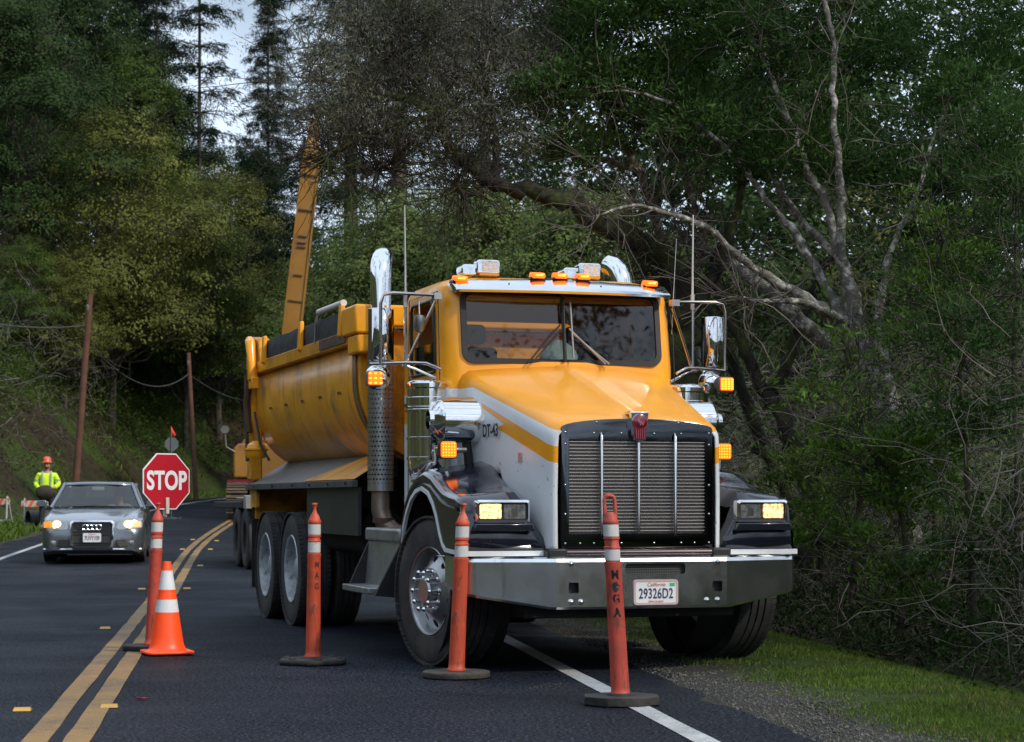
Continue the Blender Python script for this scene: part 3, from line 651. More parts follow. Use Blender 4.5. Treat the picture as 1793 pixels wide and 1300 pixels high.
# ---- mirrors on tube frames, antennas, flashers
def mirror(s):
    Mr = empty('mirror_assembly'); adopt(Mr, T); S = lambda x, y, z: (s*x, y, z)
    m = MB(); P = M_chrome
    fo = 1.37 if s < 0 else 1.43; mc = 1.335 if s < 0 else 1.385
    m.tube([S(.93,.62,2.74), S(1.12,.72,2.755), S(fo-.09,.73,2.76), S(fo-.02,.74,2.745), S(fo,.745,2.68), S(fo,.745,2.22)], .0125, 8)
    m.tube([S(.95,.56,2.18), S(1.05,.6,2.225), S(1.18,.72,2.235), S(1.44,.80,2.225)], .013, 8); m.tube([S(.95,.70,2.12), S(1.10,.74,2.19), S(1.2,.74,2.22)], .012, 8)
    m.tube([S(1.17,.78,2.76), S(1.17,.78,2.22)], .013, 8); m.tube([S(.96,.68,2.70), S(1.16,.78,2.24)], .012, 8)
    m.box(min(S(.93,0,0)[0], S(.99,0,0)[0]), max(S(.93,0,0)[0], S(.99,0,0)[0]), .60, .68, 2.71, 2.76)
    m.build('mirror_frame', mat('frame_chrome_warm', (.55,.50,.48), .2, 1, var=.1), Mr)
    h = MB(); h.prism(rrect(.19, .40, .012, 4, s*mc, 2.455), 'y', .875, .88)
    secs = []
    for z in (2.255, 2.262, 2.648, 2.655):
        e = .012 if z in (2.255, 2.655) else 0
        secs.append([(s*mc+x*(.10-e), .88-(1-x*x)*.085-(.0 if e == 0 else -.01), z) for x in [-1+k/6 for k in range(13)]])
    h.loft(secs); h.build('mirror_head', mat('mirror_shell', (.70,.71,.72), .05, 1, var=.03), Mr, smooth=60)
    h = MB(); h.lathe([(.0,-.075),(.05,-.07),(.085,-.04),(.10,0),(.098,.008),(0,.01)], 'y', (s*1.36,.88,2.13), 28); h.build('convex_mirror', M_chrome, Mr, smooth=60)
    fl = empty('marker_flasher', S(1.41 if s < 0 else 1.45,.76,2.115)); adopt(fl, T)
    MB().prism(rrect(.125,.115,.014,3), 'y', .0, .05).build('flasher_housing', M_greysteel, fl)
    MB().prism(rrect(.105,.10,.012,3), 'y', -.018, .0).build('lens', M_amber, fl, bevel=.005)
    m = MB()
    for i in range(3 if s < 0 else 4):
        for j in range(3 if s < 0 else 5):
            nx, nz = (3, 3) if s < 0 else (4, 5); m.box(-.042+i*.084/(nx-1)-.010, -.042+i*.084/(nx-1)+.010, -.0205, -.018, -.036+j*.072/(nz-1)-.006, -.036+j*.072/(nz-1)+.006)
    m.build('led_pattern', M_amberhot, fl)
    m = MB(); m.tube([S(1.30,.86,2.22), S(1.36,.88,2.16)], .012, 6); m.build('mirror_bracket', M_chrome, Mr)
mirror(-1); mirror(1)
for s, x, y, z0, z1 in ((-1,-1.17,.78,2.66,3.43),(1,1.17,.78,2.70,3.45)):
    m = MB(); m.tube([(x,y,z0),(x,y,z0+.12)], .016, 8); m.tube([(x,y,z0+.12),(x,y,z0+.3),(x+.005*s,y,z1)], [.010,.008,.0055], 6); m.build('antenna', mat('antenna_steel', (.6,.58,.57), .35, .6), T)
m = MB(); m.tube([(.97,.72,2.5),(.985,.72,2.8),(1.01,.72,3.25)], [.004,.003,.002], 5); m.build('antenna', bpy.data.materials['antenna_steel'], T)
m = MB(); m.lathe([(.0,-.03),(.03,-.03),(.045,0),(.04,.09),(0,.10)], 'z', (-1.08,.70,2.50), 16); m.tube([(-1.08,.7,2.6),(-1.08,.72,2.72)], .006, 6); m.build('spot_lamp', M_alu, T)
def fender_flasher(s):
    fl = empty('turn_signal', (s*1.07, -.08, 1.56)); adopt(fl, T)
    MB().prism(rrect(.13,.13,.02,3), 'y', -.01, .05).build('flasher_housing', M_black, fl)
    MB().prism(rrect(.115,.115,.018,3), 'y', -.03, -.01).build('lens', M_amber, fl, bevel=.006)
    m = MB()
    for i in range(5):
        for j in range(5):
            m.box(-.042+i*.021-.005, -.042+i*.021+.005, -.0325, -.03, -.042+j*.021-.005, -.042+j*.021+.005)
    m.build('led_pattern', M_amberhot, fl)
    m = MB(); m.tube([(0,.03,-.03),(0,.04,-.13)], .012, 6); m.tube([(0,.03,0),(-s*.15,.06,0)], .02, 8); m.build('flasher_stalk', M_chrome, fl)
    m = MB(); m.tube([(0.0,.2,-.0),(.0,.05,.0)], .045, 12); m.build('lamp_back', M_chrome, fl)
fender_flasher(-1); fender_flasher(1)

# ---- air cleaners with chrome intake
def aircleaner(s):
    A = empty('air_cleaner', (s*1.03, .62, 0)); adopt(A, T)
    p = [(0,2.10),(.12,2.10),(.155,2.085),(.168,2.07),(.168,2.04),(.160,2.03),(.160,1.97),(.168,1.965),(.168,1.90),(.158,1.895),(.158,1.88),(.176,1.875),(.176,1.86),(.160,1.855),(.160,1.67),(.166,1.668),(.166,1.65),(.160,1.648),(.160,1.52),(.166,1.518),(.166,1.50),(.160,1.498),(.160,1.44),(.145,1.40),(.06,1.37),(0,1.37)]
    MB().lathe(p, 'z', n=40).build('canister', M_chrome, A, smooth=35)
    m = MB(); m.lathe([(.13,-.14),(.165,-.13),(.168,-.12),(.168,.19),(.16,.20)], 'x', (s*.0,0,0), 36) if False else None
    b = MB(); b.tube([(s*.03,-.44,1.775),(-s*.30,-.44,1.775)], .166, 40); b.build('intake_bonnet', M_chrome, A, smooth=50)
    c = MB(); c.lathe([(.150,0),(.13,-.03),(.075,-.06),(.07,-.09)], 'x', (0,0,0), 30); 
    if s > 0: c.xf(Matrix.Diagonal((-1,1,1,1)))
    c.xf(Matrix.Translation((s*.03,-.44,1.785))) ; c.build('intake_neck', M_chrome, A, smooth=50)
    d = MB(); d.tube([(-s*.17,-.44,1.64),(-s*.19,-.43,1.52),(-s*.20,-.42,1.38)], .035, 12); d.build('hose', M_black, A)
    e = MB(); e.tube([(-s*.15,.10,1.37),(-s*.12,.0,1.34),(s*.1,-.1,1.34),(s*.1,.1,1.34)], .012, 8); e.build('bracket', M_chrome, A)
aircleaner(-1); aircleaner(1)
m = MB()
m.tube([(-1.0,1.22,1.37),(-1.02,1.20,1.40),(-1.02,1.20,2.16)], .013, 8); m.build('grab_rail', M_chrome, T)
# ---- exhaust stacks
def stack(s):
    X = empty('exhaust_stack', (s*1.05, 2.08, 0)); adopt(X, T)
    m = MB(); p = [(0,0,1.3),(0,0,2.9),(0,0,2.98),(s*.01,.0,3.04)]
    for k in range(1, 7):
        a = k/6*math.radians(75); p.append((0+s*.02, .20-.20*math.cos(a), 3.04+.14*math.sin(a)))
    m.tube([(0,0,1.9),(0,0,3.0),(-s*.004,.012,3.07),(-s*.015,.04,3.13),(-s*.035,.09,3.175),(-s*.06,.16,3.20)], [.088,.088,.088,.088,.088,.088], 28); m.build('stack_pipe', M_chrome, X, smooth=60)
    sh = bpy.data.materials.get('perforated_shield')
    if not sh:
        sh = mat('perforated_shield', (.40,.41,.41), .33, .9, var=.12); t = sh.node_tree; b_ = t.nodes['Principled BSDF']; base = b_.inputs['Base Color'].links[0].from_socket
        tc = N(t, 'ShaderNodeTexCoord'); sp = N(t, 'ShaderNodeSeparateXYZ'); t.links.new(tc.outputs['Object'], sp.inputs[0])
        an = math_node(t, 'MULTIPLY', math_node(t, 'ARCTAN2', sp.outputs[1], sp.outputs[0]), 24/(2*PI)); zz = math_node(t, 'MULTIPLY', sp.outputs[2], 26.0)
        row = math_node(t, 'FLOOR', zz); od = math_node(t, 'MULTIPLY', math_node(t, 'MODULO', row, 2.0), .5)
        fu = math_node(t, 'SUBTRACT', math_node(t, 'FRACT', math_node(t, 'ADD', math_node(t, 'ADD', an, od), 50.0)), .5); fv = math_node(t, 'SUBTRACT', math_node(t, 'FRACT', zz), .5)
        dd = math_node(t, 'ADD', math_node(t, 'MULTIPLY', fu, fu), math_node(t, 'MULTIPLY', math_node(t, 'MULTIPLY', fv, fv), 1.9)); hole = math_node(t, 'LESS_THAN', dd, .085)
        okz = math_node(t, 'MULTIPLY', math_node(t, 'GREATER_THAN', sp.outputs[2], 1.33), math_node(t, 'LESS_THAN', sp.outputs[2], 2.15)); hole = math_node(t, 'MULTIPLY', hole, okz)
        tr = N(t, 'ShaderNodeBsdfTransparent'); ms = N(t, 'ShaderNodeMixShader'); t.links.new(hole, ms.inputs[0]); t.links.new(b_.outputs[0], ms.inputs[1]); t.links.new(tr.outputs[0], ms.inputs[2]); t.links.new(ms.outputs[0], t.nodes['Material Output'].inputs[0])
    MB().lathe([(.108,1.27),(.108,2.45)], 'z', n=40).build('heat_shield', sh, X, smooth=60)
    MB().cyl((0,0,1.28),(0,0,2.44), .075, 20).build('muffler', M_rust, X)
    m = MB(); m.tube([(0,0,1.30),(0,0,1.12),(s*-.02,-.03,1.02),(-s*.10,-.08,.93),(-s*.25,-.12,.90)], [.075,.078,.078,.075,.07], 20); m.build('exhaust_elbow', mat('heat_tinted_pipe', (.24,.19,.15), .45, .8, var=.2), X, smooth=60)
    m = MB(); m.lathe([(.09,-.02),(.092,.02)], 'z', (-s*.02,-.03,1.03), 20); m.build('clamp', M_rust, X)
stack(-1); stack(1)

# ---- steps
tp = mat('tread_plate', (.34,.35,.35), .42, .8, var=.12, vscale=8, dirt=.4, dcut=.5, dscale=5)
t = tp.node_tree; tc = N(t, 'ShaderNodeTexCoord'); ck = N(t, 'ShaderNodeTexChecker'); ck.inputs['Scale'].default_value = 60; t.links.new(tc.outputs['Object'], ck.inputs[0])
bp = N(t, 'ShaderNodeBump'); bp.inputs['Strength'].default_value = .8; bp.inputs['Distance'].default_value = .006; t.links.new(ck.outputs[1], bp.inputs['Height']); t.links.new(bp.outputs[0], t.nodes['Principled BSDF'].inputs['Normal'])
for s in (-1, 1):
    S_ = empty('step_box'); adopt(S_, T)
    m = MB(); m.box(min(s*1.22, s*.70), max(s*1.22, s*.70), .80, 1.92, .87, .975); m.build('top_step', tp, S_, bevel=.02, seg=3)
    m = MB(); m.prism([(s*1.20,.875),(s*.7,.875),(s*.7,.5),(s*1.23,.52)], 'y', .84, 1.86); m.build('side_panel', tp, S_, smooth=0)
    m = MB(); m.box(min(s*1.42, s*1.2), max(s*1.42, s*1.2), .95, 1.86, .475, .525); m.build('lower_step', tp, S_, bevel=.008)
    m = MB(); m.prism([(s*.65,.88),(s*1.19,.88),(s*1.40,.47),(s*.65,.40)], 'y', .80, .84); m.build('step_bracket', M_frame, S_, smooth=0); m = MB(); m.prism([(s*.65,.88),(s*1.19,.88),(s*1.38,.47),(s*.65,.40)], 'y', 1.86, 1.90); m.build('step_bracket', M_frame, S_, smooth=0)

# ---- dump bed
B = empty('dump_bed'); adopt(B, T)
def bed_prof(w_=1.17, zt=2.50, zb=1.52, n=14):
    P = [(w_, zt), (w_, 2.2)]
    for k in range(1, n+1):
        a = k/n*PI/2; P.append((w_-.62*(1-math.cos(a)), 2.2-(2.2-zb)*math.sin(a)))
    return P
pr = bed_prof(); full = pr+[(-x, z) for x, z in pr[::-1]]
y0, y1 = 2.35, 7.15
m = MB(); m.loft([[(x, y, z) for x, z in full] for y in np.linspace(y0, y1, 12)]); o = m.build('bed_tub', M_bed, B, smooth=40); sm = o.modifiers.new('t','SOLIDIFY'); sm.thickness = .02; sm.offset = -1
m = MB()
for y in (2.36, 2.42):    # front flange and band
    m.loft([[(x*1.012, y+a, z-(.012 if z < 2.2 else 0)) for x, z in full] for a in (0, .035)], mi=0)
o = m.build('bed_rib', mat('bed_rib_brown', (.20,.11,.045), .6, var=.3), B, smooth=40); sm = o.modifiers.new('t','SOLIDIFY'); sm.thickness = .02; sm.offset = 1
# front wall with its cab guard
m = MB(); m.prism([(1.19,2.60)]+[(x*1.01, z-.01) for x, z in full]+[(-1.19,2.60)], 'y', 2.28, 2.34); m.prism([(-.5,1.0),(.5,1.0),(.5,1.6),(-.5,1.6)], 'y', 2.2, 2.279)
m.build('bed_front_wall', M_bed, B, bevel=.01)
m = MB()
for s in (-1, 1): m.box(min(s*1.26, s*1.06), max(s*1.26, s*1.06), 2.1, 2.62, 2.56, 2.80) ; m.box(min(s*1.235,s*1.12), max(s*1.235,s*1.12), 2.12, 2.5, 2.40, 2.56)
m.box(-1.06, 1.06, 2.12, 2.30, 2.62, 2.80)
m.build('bed_front_rail', M_or, B, bevel=.02)
for s in (-1, 1):
    m = MB(); m.prism([(s*1.16,2.49),(s*1.235,2.50),(s*1.24,2.60),(s*1.20,2.62),(s*1.16,2.62)], 'y', 2.55, 7.15); m.build('bed_rail', M_bed, B, smooth=30, label=None)
    m = MB(); m.prism([(s*1.238,2.515),(s*1.246,2.515),(s*1.246,2.60),(s*1.238,2.60)], 'y', 2.55, 3.6); m.build('rail_wear_strip', M_rust, B)
    m = MB(); N_ = 14
    secs = [[(s*1.20, y, 2.60), (s*1.215, y, 2.70), (s*1.20, y, 2.80+.006*math.sin(i*1.9)), (s*1.17, y, 2.81), (s*1.16, y, 2.6)] for i, y in enumerate(np.linspace(2.62, 6.35, N_))]
    m.loft(secs, closed=True, caps=True); m.build('tarp_board', M_tarp, B)
    for y in (2.72, 4.45, 6.30):
        m = MB(); m.prism([(s*1.225,2.55),(s*1.265,2.58),(s*1.25,2.84),(s*1.215,2.84)], 'y', y-.05, y+.05); m.build('rail_stake', M_or, B, bevel=.008)
    # side bumps: small weld tabs
    m = MB()
    for y in (3.1,3.9,4.7,5.5,6.3): m = MB(); m.tube([(s*1.160,y-.05,2.10),(s*1.178,y-.045,2.125),(s*1.178,y+.045,2.125),(s*1.160,y+.05,2.10)], .005, 5); m.build('tie_hook', M_rust, B)
    # rear post, tailgate arm and hinge
    m = MB(); m.prism([(7.15,2.50),(7.15,1.40),(7.40,1.40),(7.45,2.62),(7.40,2.84),(7.22,2.90),(6.75,2.86),(6.60,2.62),(6.62,2.5)], 'x', min(s*1.10, s*1.22), max(s*1.10, s*1.22)); m.build('rear_post', M_bed, B, bevel=.02)
    m = MB(); m.tube([(s*1.27,6.95,2.84),(s*1.29,6.80,2.80),(s*1.29,6.72,2.6),(s*1.28,6.70,2.42)], [.05,.055,.045,.06], 10); m.box(min(s*1.23,s*1.31), max(s*1.23,s*1.31), 6.62, 6.80, 2.33, 2.45); m.build('tailgate_hinge', M_or, B, bevel=.01)
    m = MB(); m.tube([(s*1.25,7.1,2.55),(s*1.26,7.2,2.2),(s*1.24,7.15,1.9)], .035, 8); m.tube([(s*1.25,7.3,2.5),(s*1.25,7.2,1.6)], .02, 8); m.build('tailgate_linkage', M_rust, B)
    m = MB(); m.tube([(s*1.22,6.95,2.1),(s*1.22,6.6,1.75),(s*1.15,6.5,1.6)], .015, 6); m.build('hose', M_black, B)
m = MB(); m.prism([(x, z) for x, z in full], 'y', 7.16, 7.22); m.build('tailgate', M_bed, B)
# white roller tube across the front corner
m = MB(); m.tube([(-1.22,2.70,2.86),(-1.22,3.72,2.865)], .028, 14); m.build('tarp_roller', mat('roller_white', (.62,.58,.57), .5, var=.1), B)
m = MB(); m.tube([(-1.22,3.72,2.865),(-1.22,3.78,2.865),(-1.23,3.8,2.80),(-1.24,3.8,2.60)], .013, 6); m.build('tarp_crank', M_alu, B)
# sloping fender decks under the tub
for s in (-1, 1):
    m = MB(); m.prism([(s*1.22,1.36),(s*.70,1.66),(s*.70,1.40),(s*1.22,1.345)], 'y', 2.9, 7.25); m.build('bed_deck', M_greysteel, B, smooth=0)
    m = MB(); m.add([(s*1.221,4.4,1.37),(s*1.221,2.3,1.37),(s*.98,2.3,1.52),(s*.72,2.9,1.66),(s*.70,3.1,1.662)], [(0,1,2,3,4)]); m.add([(s*1.221,4.4,1.369),(s*1.221,2.3,1.369),(s*.7,2.3,1.369)], [(0,1,2)]); m.build('deck_wedge', M_bed, B, smooth=0)
    m = MB(); m.box(min(s*1.25,s*1.20), max(s*1.25,s*1.20), 2.25, 7.3, 1.30, 1.362); m.build('deck_edge', mat('deck_edge_dark', (.06,.06,.058), .6, var=.3), B, bevel=.006)
    m = MB()
    for y in (2.5, 3.2, 4.0, 4.8, 5.8, 6.8): m.lathe([(.014,0),(.012,.006),(0,.008)], 'x', (s*1.25 if s > 0 else -1.258, y, 1.33), 10)
    m.build('deck_bolt', M_black, B)
    # black skirt behind the cab, mud guard
    m = MB(); m.box(min(s*1.19,s*1.16), max(s*1.19,s*1.16), 2.3, 4.4, .90, 1.30); m.build('skirt', mat('skirt_black', (.022,.024,.026), .45, var=.3, vscale=3, dirt=.3), B)
    m = MB(); m.tube([(s*.9,2.6,.92),(s*.9,4.2,.92)], .2, 20); m.build('fuel_tank', M_frame, B)
    m = MB(); m.box(min(s*1.20,s*1.17), max(s*1.20,s*1.17), 6.95, 7.30, 1.12, 1.30); m.build('mudguard_panel', M_bed, B)
    m = MB(); m.box(min(s*1.18,s*.74), max(s*1.18,s*.74), 7.32, 7.34, .28, 1.15); m.build('mud_flap', M_black, B)
    m = MB(); m.lathe([(0,1.62),(.09,1.625),(.105,1.65),(.11,1.70),(.125,1.705),(.125,1.72),(.10,1.725),(.09,1.76),(.03,1.80),(0,1.80)], 'z', (s*1.24,6.75,.0), 24); m.build('brake_chamber', M_or, B)
m = MB(); m.box(-.45, .45, 2.3, 7.2, 1.10, 1.50); m.build('hoist_frame', M_frame, B)
m = MB(); m.box(-1.15, 1.15, 7.25, 7.4, 1.0, 1.4); m.build('rear_beam', M_bed, B)
# the pale hat on the dash is its own thing
hl.location = T.matrix_world @ Vector((0, 0, 0)) if False else (0, 0, 0)
hp = Matrix.Rotation(math.radians(17), 4, 'Z') @ Vector((.03, .72, 2.262)); hl.location = Vector((.537, 15.85, 0))+hp
tag(hl, 'pale plastic bag crumpled on the truck dashboard behind the windscreen divider', 'bag'); hl.name = 'plastic_bag'
m = MB(); rg = random.Random(8); secs = []
for i in range(7):
    a = i/6*PI/2; r = .14*math.cos(a)+.004; secs.append([(math.cos(q)*r*(1+.12*math.sin(q*5+i)), math.sin(q)*r*.8, .17*math.sin(a)*(1+.05*math.sin(3*q))) for q in [2*PI*k/20 for k in range(20)]])
m.loft(secs, closed=True, caps=True); m.build('bag_body', mat('pale_plastic', (.6,.68,.66), .5, bump=.5, bscale=25), hl, smooth=70)
# ============================================================ channelizer posts, cone, stop paddle
M_po = mat('faded_orange_plastic', (.56,.075,.03), .55, var=.12, vscale=5, dirt=.5, dirtcol=(.22,.07,.045), dcut=.52, dscale=6, bump=.12, bscale=30)
M_po2 = mat('worn_red_plastic', (.48,.065,.042), .6, var=.15, vscale=5, dirt=.6, dirtcol=(.20,.06,.04), dcut=.5, dscale=7, bump=.15, bscale=30)
streaks(M_po, (26, 26, 5), (.12,.045,.03), .57, .63, .75); streaks(M_po2, (22, 22, 4), (.10,.04,.03), .55, .62, .8); streaks(M_po, (8, 8, 8), (.60,.20,.12), .56, .66, .5)
M_refl = mat('worn_white_band', (.55,.55,.55), .5, var=.1, vscale=20, dirt=.8, dirtcol=(.2,.15,.13), dcut=.56, dscale=14)
M_base = mat('black_rubber_base', (.018,.018,.018), .75, var=.3, vscale=9, bump=.4, bscale=30, dirt=.4, dirtcol=(.06,.055,.05), dcut=.5)
M_base2 = mat('dusty_rubber_base', (.055,.048,.038), .8, var=.3, vscale=9, bump=.4, bscale=30)
def post(name, x, y, tx, ty, style, label, plastic=M_po, basem=M_base, rz=0):
    P = empty(name, (x, y, .006), rz, label, 'traffic post', 'orange channelizer posts across the lane')
    if style == 'loop': z_ = dict(s=.83, w2=(.835,.905), rib=(.905,.975), w1=(.975,1.05), top=1.07)
    else: z_ = dict(s=.80, w2=(.805,.885), rib=(.885,.935), w1=(.935,1.015), top=1.04)
    rb, rt = .054, .045
    hh = .045
    b = MB(); n = 36
    if style == 'lobed':
        prof = [(0,0),(.245,0),(.25,.02),(.24,.038),(.11,.042),(.10,.052),(0,.052)]
        b.lathe(prof, 'z', n=n); b.v = [(px_*(1+.06*math.sin(6*math.atan2(py_, px_+1e-9))), py_*(1+.06*math.sin(6*math.atan2(py_, px_+1e-9))), pz) for px_, py_, pz in b.v]
        for k in range(6):
            a = PI/6+k*PI/3; b.lathe([(.028,.036),(.026,.050),(.0,.05)], 'z', (.2*math.cos(a), .2*math.sin(a), 0), 10)
    elif style == 'loop':
        pts = [(.235*math.cos(a)*(1.0), .21*math.sin(a)) for a in [math.radians(22.5+45*k) for k in range(8)]]
        b.prism(pts, 'z', 0, .052); b.lathe([(.085,.05),(.08,.066),(0,.066)], 'z', n=28)
    else:
        b.lathe([(0,0),(.225,0),(.228,.006),(.228,.036),(.222,.042),(0,.042)], 'z', n=48)
    b.build('post_base', basem, P, bevel=.006)
    M = Matrix(((1,0,tx,0),(0,1,ty,0),(0,0,1,0),(0,0,0,1)))   # lean
    m = MB(); S = z_['s']
    prof = [(rb+.012,hh),(rb+.012,hh+.01),(rb+.002,hh+.02),(rb,hh+.05),(rt+.003,S-.03),(rt+.006,S-.02),(rt+.006,S),(rt-.001,S+.002),(rt-.001,z_['w2'][1]),(rt+.003,z_['w2'][1]+.002),(rt+.003,z_['w2'][1]+.012),(rt-.003,z_['w2'][1]+.018),(rt-.003,z_['rib'][1]-.016),(rt+.003,z_['rib'][1]-.012),(rt+.003,z_['rib'][1]-.002),(rt-.001,z_['rib'][1]),(rt-.001,z_['w1'][1]),(rt+.001,z_['w1'][1]+.002),(rt+.002,z_['top']),(rt-.006,z_['top']+.012)]
    if style == 'loop': prof += [(rt-.008,z_['top']+.03),(rt-.02,z_['top']+.05),(0,z_['top']+.052)]
    else: prof += [(.032,z_['top']+.035),(.020,z_['top']+.055),(.013,z_['top']+.07),(.012,z_['top']+.095),(.018,z_['top']+.11),(.023,z_['top']+.118),(.020,z_['top']+.128),(0,z_['top']+.13)]
    m.lathe(prof, 'z', n=36); m.xf(M); m.build('post_body', plastic, P, smooth=45)
    for k in ('w2', 'w1'):
        q = MB(); q.lathe([(rt+.0008,z_[k][0]+.004),(rt+.0008,z_[k][1]-.002)], 'z', n=36); q.xf(M); q.build('reflective_band', M_refl, P, smooth=60)
    if style == 'loop':
        q = MB(); t0 = z_['top']+.04
        q.tube([(-.030,0,t0-.02),(-.031,0,t0+.08),(-.024,0,t0+.102),(0,0,t0+.106),(.024,0,t0+.102),(.031,0,t0+.08),(.030,0,t0-.02)], [.012,.011,.012,.012,.012,.011,.012], 10); q.xf(M); q.build('post_handle', plastic, P, smooth=60)
        for ch, zc in (('M',.755),('G',.615),('A',.535)):
            t_ = text('lettering', ch, .07, M_blacktxt, P, Matrix.Identity(4), .0005, .003, .8)
            M2 = M @ FRONT(.006, 0, zc); t_.data.transform(M2)
            for v_ in t_.data.vertices:     # wrap on to the round post
                zz = v_.co.z; xx = v_.co.x-tx*zz; r = rb+(rt+.003-rb)*(zz-.09)/(S-.12)+.0012; xx = max(min(xx, r*.95), -r*.95); v_.co.y = ty*zz-math.sqrt(r*r-xx*xx)
        q = MB(); rg = random.Random(2); pts = []
        for k in range(22):
            a = 2*PI*k/22; r = .024*(1+.35*rg.random()); pts.append((.006+math.cos(a)*r*.8, .685+math.sin(a)*r))
        v_ = []
        for u, zc in pts+[(.006,.685)]:
            r = rb+(rt+.003-rb)*(zc-.09)/(S-.12)+.0012; v_.append((u+tx*zc, ty*zc-math.sqrt(r*r-u*u), zc))
        q.add(v_, [(k, (k+1) % 22, 22) for k in range(22)]); q.build('lettering', M_blacktxt, P, smooth=0, fix=False)
    elif style == 'lobed':
        for ch, zc in (('M',.72),('A',.64),('G',.56)):
            t_ = text('lettering', ch, .062, mat('faded_letter', (.16,.03,.025), .6), P, Matrix.Identity(4), .0005, .001, .7); M2 = M @ FRONT(.012, 0, zc); t_.data.transform(M2)
            for v_ in t_.data.vertices:
                zz = v_.co.z; xx = v_.co.x-tx*zz; r = rb+(rt+.003-rb)*(zz-.09)/(S-.12)+.0012; xx = max(min(xx, r*.95), -r*.95); v_.co.y = ty*zz-math.sqrt(r*r-xx*xx)
    return P
post('channelizer_post', -2.86, 17.0, .045, .0, 'round', 'orange channelizer post behind the traffic cone, holding up the red octagonal sign', M_po2, M_base)
post('channelizer_post', -1.45, 15.6, .012, .0, 'lobed', 'orange channelizer post on a knobbly black base, in front of the rear truck wheels', M_po, M_base, .3)
post('channelizer_post', -.375, 14.4, .042, .0, 'round', 'orange channelizer post on a round dusty disc, in front of the truck headlight', M_po, M_base2)
post('channelizer_post', .637, 12.5, -.058, .0, 'loop', 'lettered orange channelizer post with loop handle, standing on the white edge line', M_po2, M_base)

C_ = empty('traffic_cone', (-2.665, 16.55, .006), .35, 'bright orange traffic cone with two white reflective collars beside the double yellow line', 'traffic cone')
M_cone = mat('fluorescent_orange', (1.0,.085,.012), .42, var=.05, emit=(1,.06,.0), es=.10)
M_colr = mat('white_collar', (.66,.68,.72), .4, var=.06, dirt=.3, dirtcol=(.4,.35,.33), dcut=.6, dscale=12)
m = MB(); m.prism(rrect(.37,.37,.05,5), 'z', .008, .030); m.build('cone_base', M_cone, C_, bevel=.008, seg=3)
H_ = .715
cr = lambda z: .135-(.135-.030)*((z-.03)/(H_-.03))
m = MB(); pr_ = [(.165,.028),(.150,.034),(.139,.05)]+[(cr(z), z) for z in np.linspace(.08, H_-.002, 12)]+[(.027,H_),(.022,H_-.002),(.02,H_-.06)]
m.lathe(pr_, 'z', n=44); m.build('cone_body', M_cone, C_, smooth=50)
for a, b in ((.325,.425),(.50,.645)):
    m = MB(); m.lathe([(cr(a)+.0016,a),(cr(b)+.0016,b)], 'z', n=44); m.build('reflective_collar', M_colr, C_, smooth=60)
for a, b in ((.425,.44),(.485,.50)):
    m = MB(); m.lathe([(cr(a)+.003,a),(cr(b)+.003,b)], 'z', n=44); m.build('collar_edge', M_cone, C_, smooth=60)

def octagon(R): return [(R*math.cos(math.radians(22.5+45*k)), R*math.sin(math.radians(22.5+45*k))) for k in range(8)]
S_ = empty('stop_paddle', (-2.765, 17.14, 1.345), math.radians(44), 'red octagonal STOP paddle propped behind an orange post beside the cone', 'stop sign')
M_sr = mat('sign_red', (.42,.004,.018), .4, var=.08, vscale=3); M_sw = mat('sign_white', (.72,.74,.78), .4, var=.04)
MB().prism(octagon(.243), 'y', .0, .008).build('sign_rim', M_sw, S_, smooth=0)
MB().prism(octagon(.232), 'y', -.003, .0).build('sign_face', M_sr, S_, smooth=0)
text('sign_lettering', 'STOP', .205, M_sw, S_, FRONT(0, -.0045, .0), .001, .0065, .77, spacing=1.02)
m = MB(); m.tube([(.0,.02,-.28),(0,.02,.12)], .018, 10); m.build('paddle_handle', mat('pale_wood', (.55,.5,.42), .7), S_)
m = MB(); m.box(-.016,.016,-.02,-.008,-.26,-.13); m.build('handle_stub', bpy.data.materials['pale_wood'], S_, bevel=.004)

S2 = empty('stop_paddle', (at(301,778,62).x, 62, gz(at(301,778,62).x, 62)), math.radians(-6), 'grey back of a distant octagonal paddle topped by a red flag, above the STOP paddle', 'stop sign')
zc = at(301,778,62).z-gz(at(301,778,62).x, 62)
m = MB(); m.prism(octagon(.215), 'y', -.005, .005); m.xf(Matrix.Translation((0,0,zc))); m.build('sign_plate', mat('sign_back_grey', (.13,.145,.145), .5), S2, smooth=0)
m = MB(); m.cyl((0,-.02,.05),(0,-.02,zc+.42), .016, 8); m.box(-.3,.3,-.04,0,0,.05); m.box(-.03,.03,-.3,.3,0,.05); m.build('sign_pole', M_alu, S2)
m = MB(); m.loft([[(-.01,-.02,zc+.24),(-.01,-.02,zc+.52)],[(.06,-.03,zc+.24),(.04,-.05,zc+.44)],[(.13,-.01,zc+.24),(.12,-.02,zc+.28)]]); o = m.build('flag', mat('flag_orange', (.95,.04,.02), .6, emit=(1,.03,.01), es=.08), S2); o.modifiers.new('t','SOLIDIFY').thickness = .004

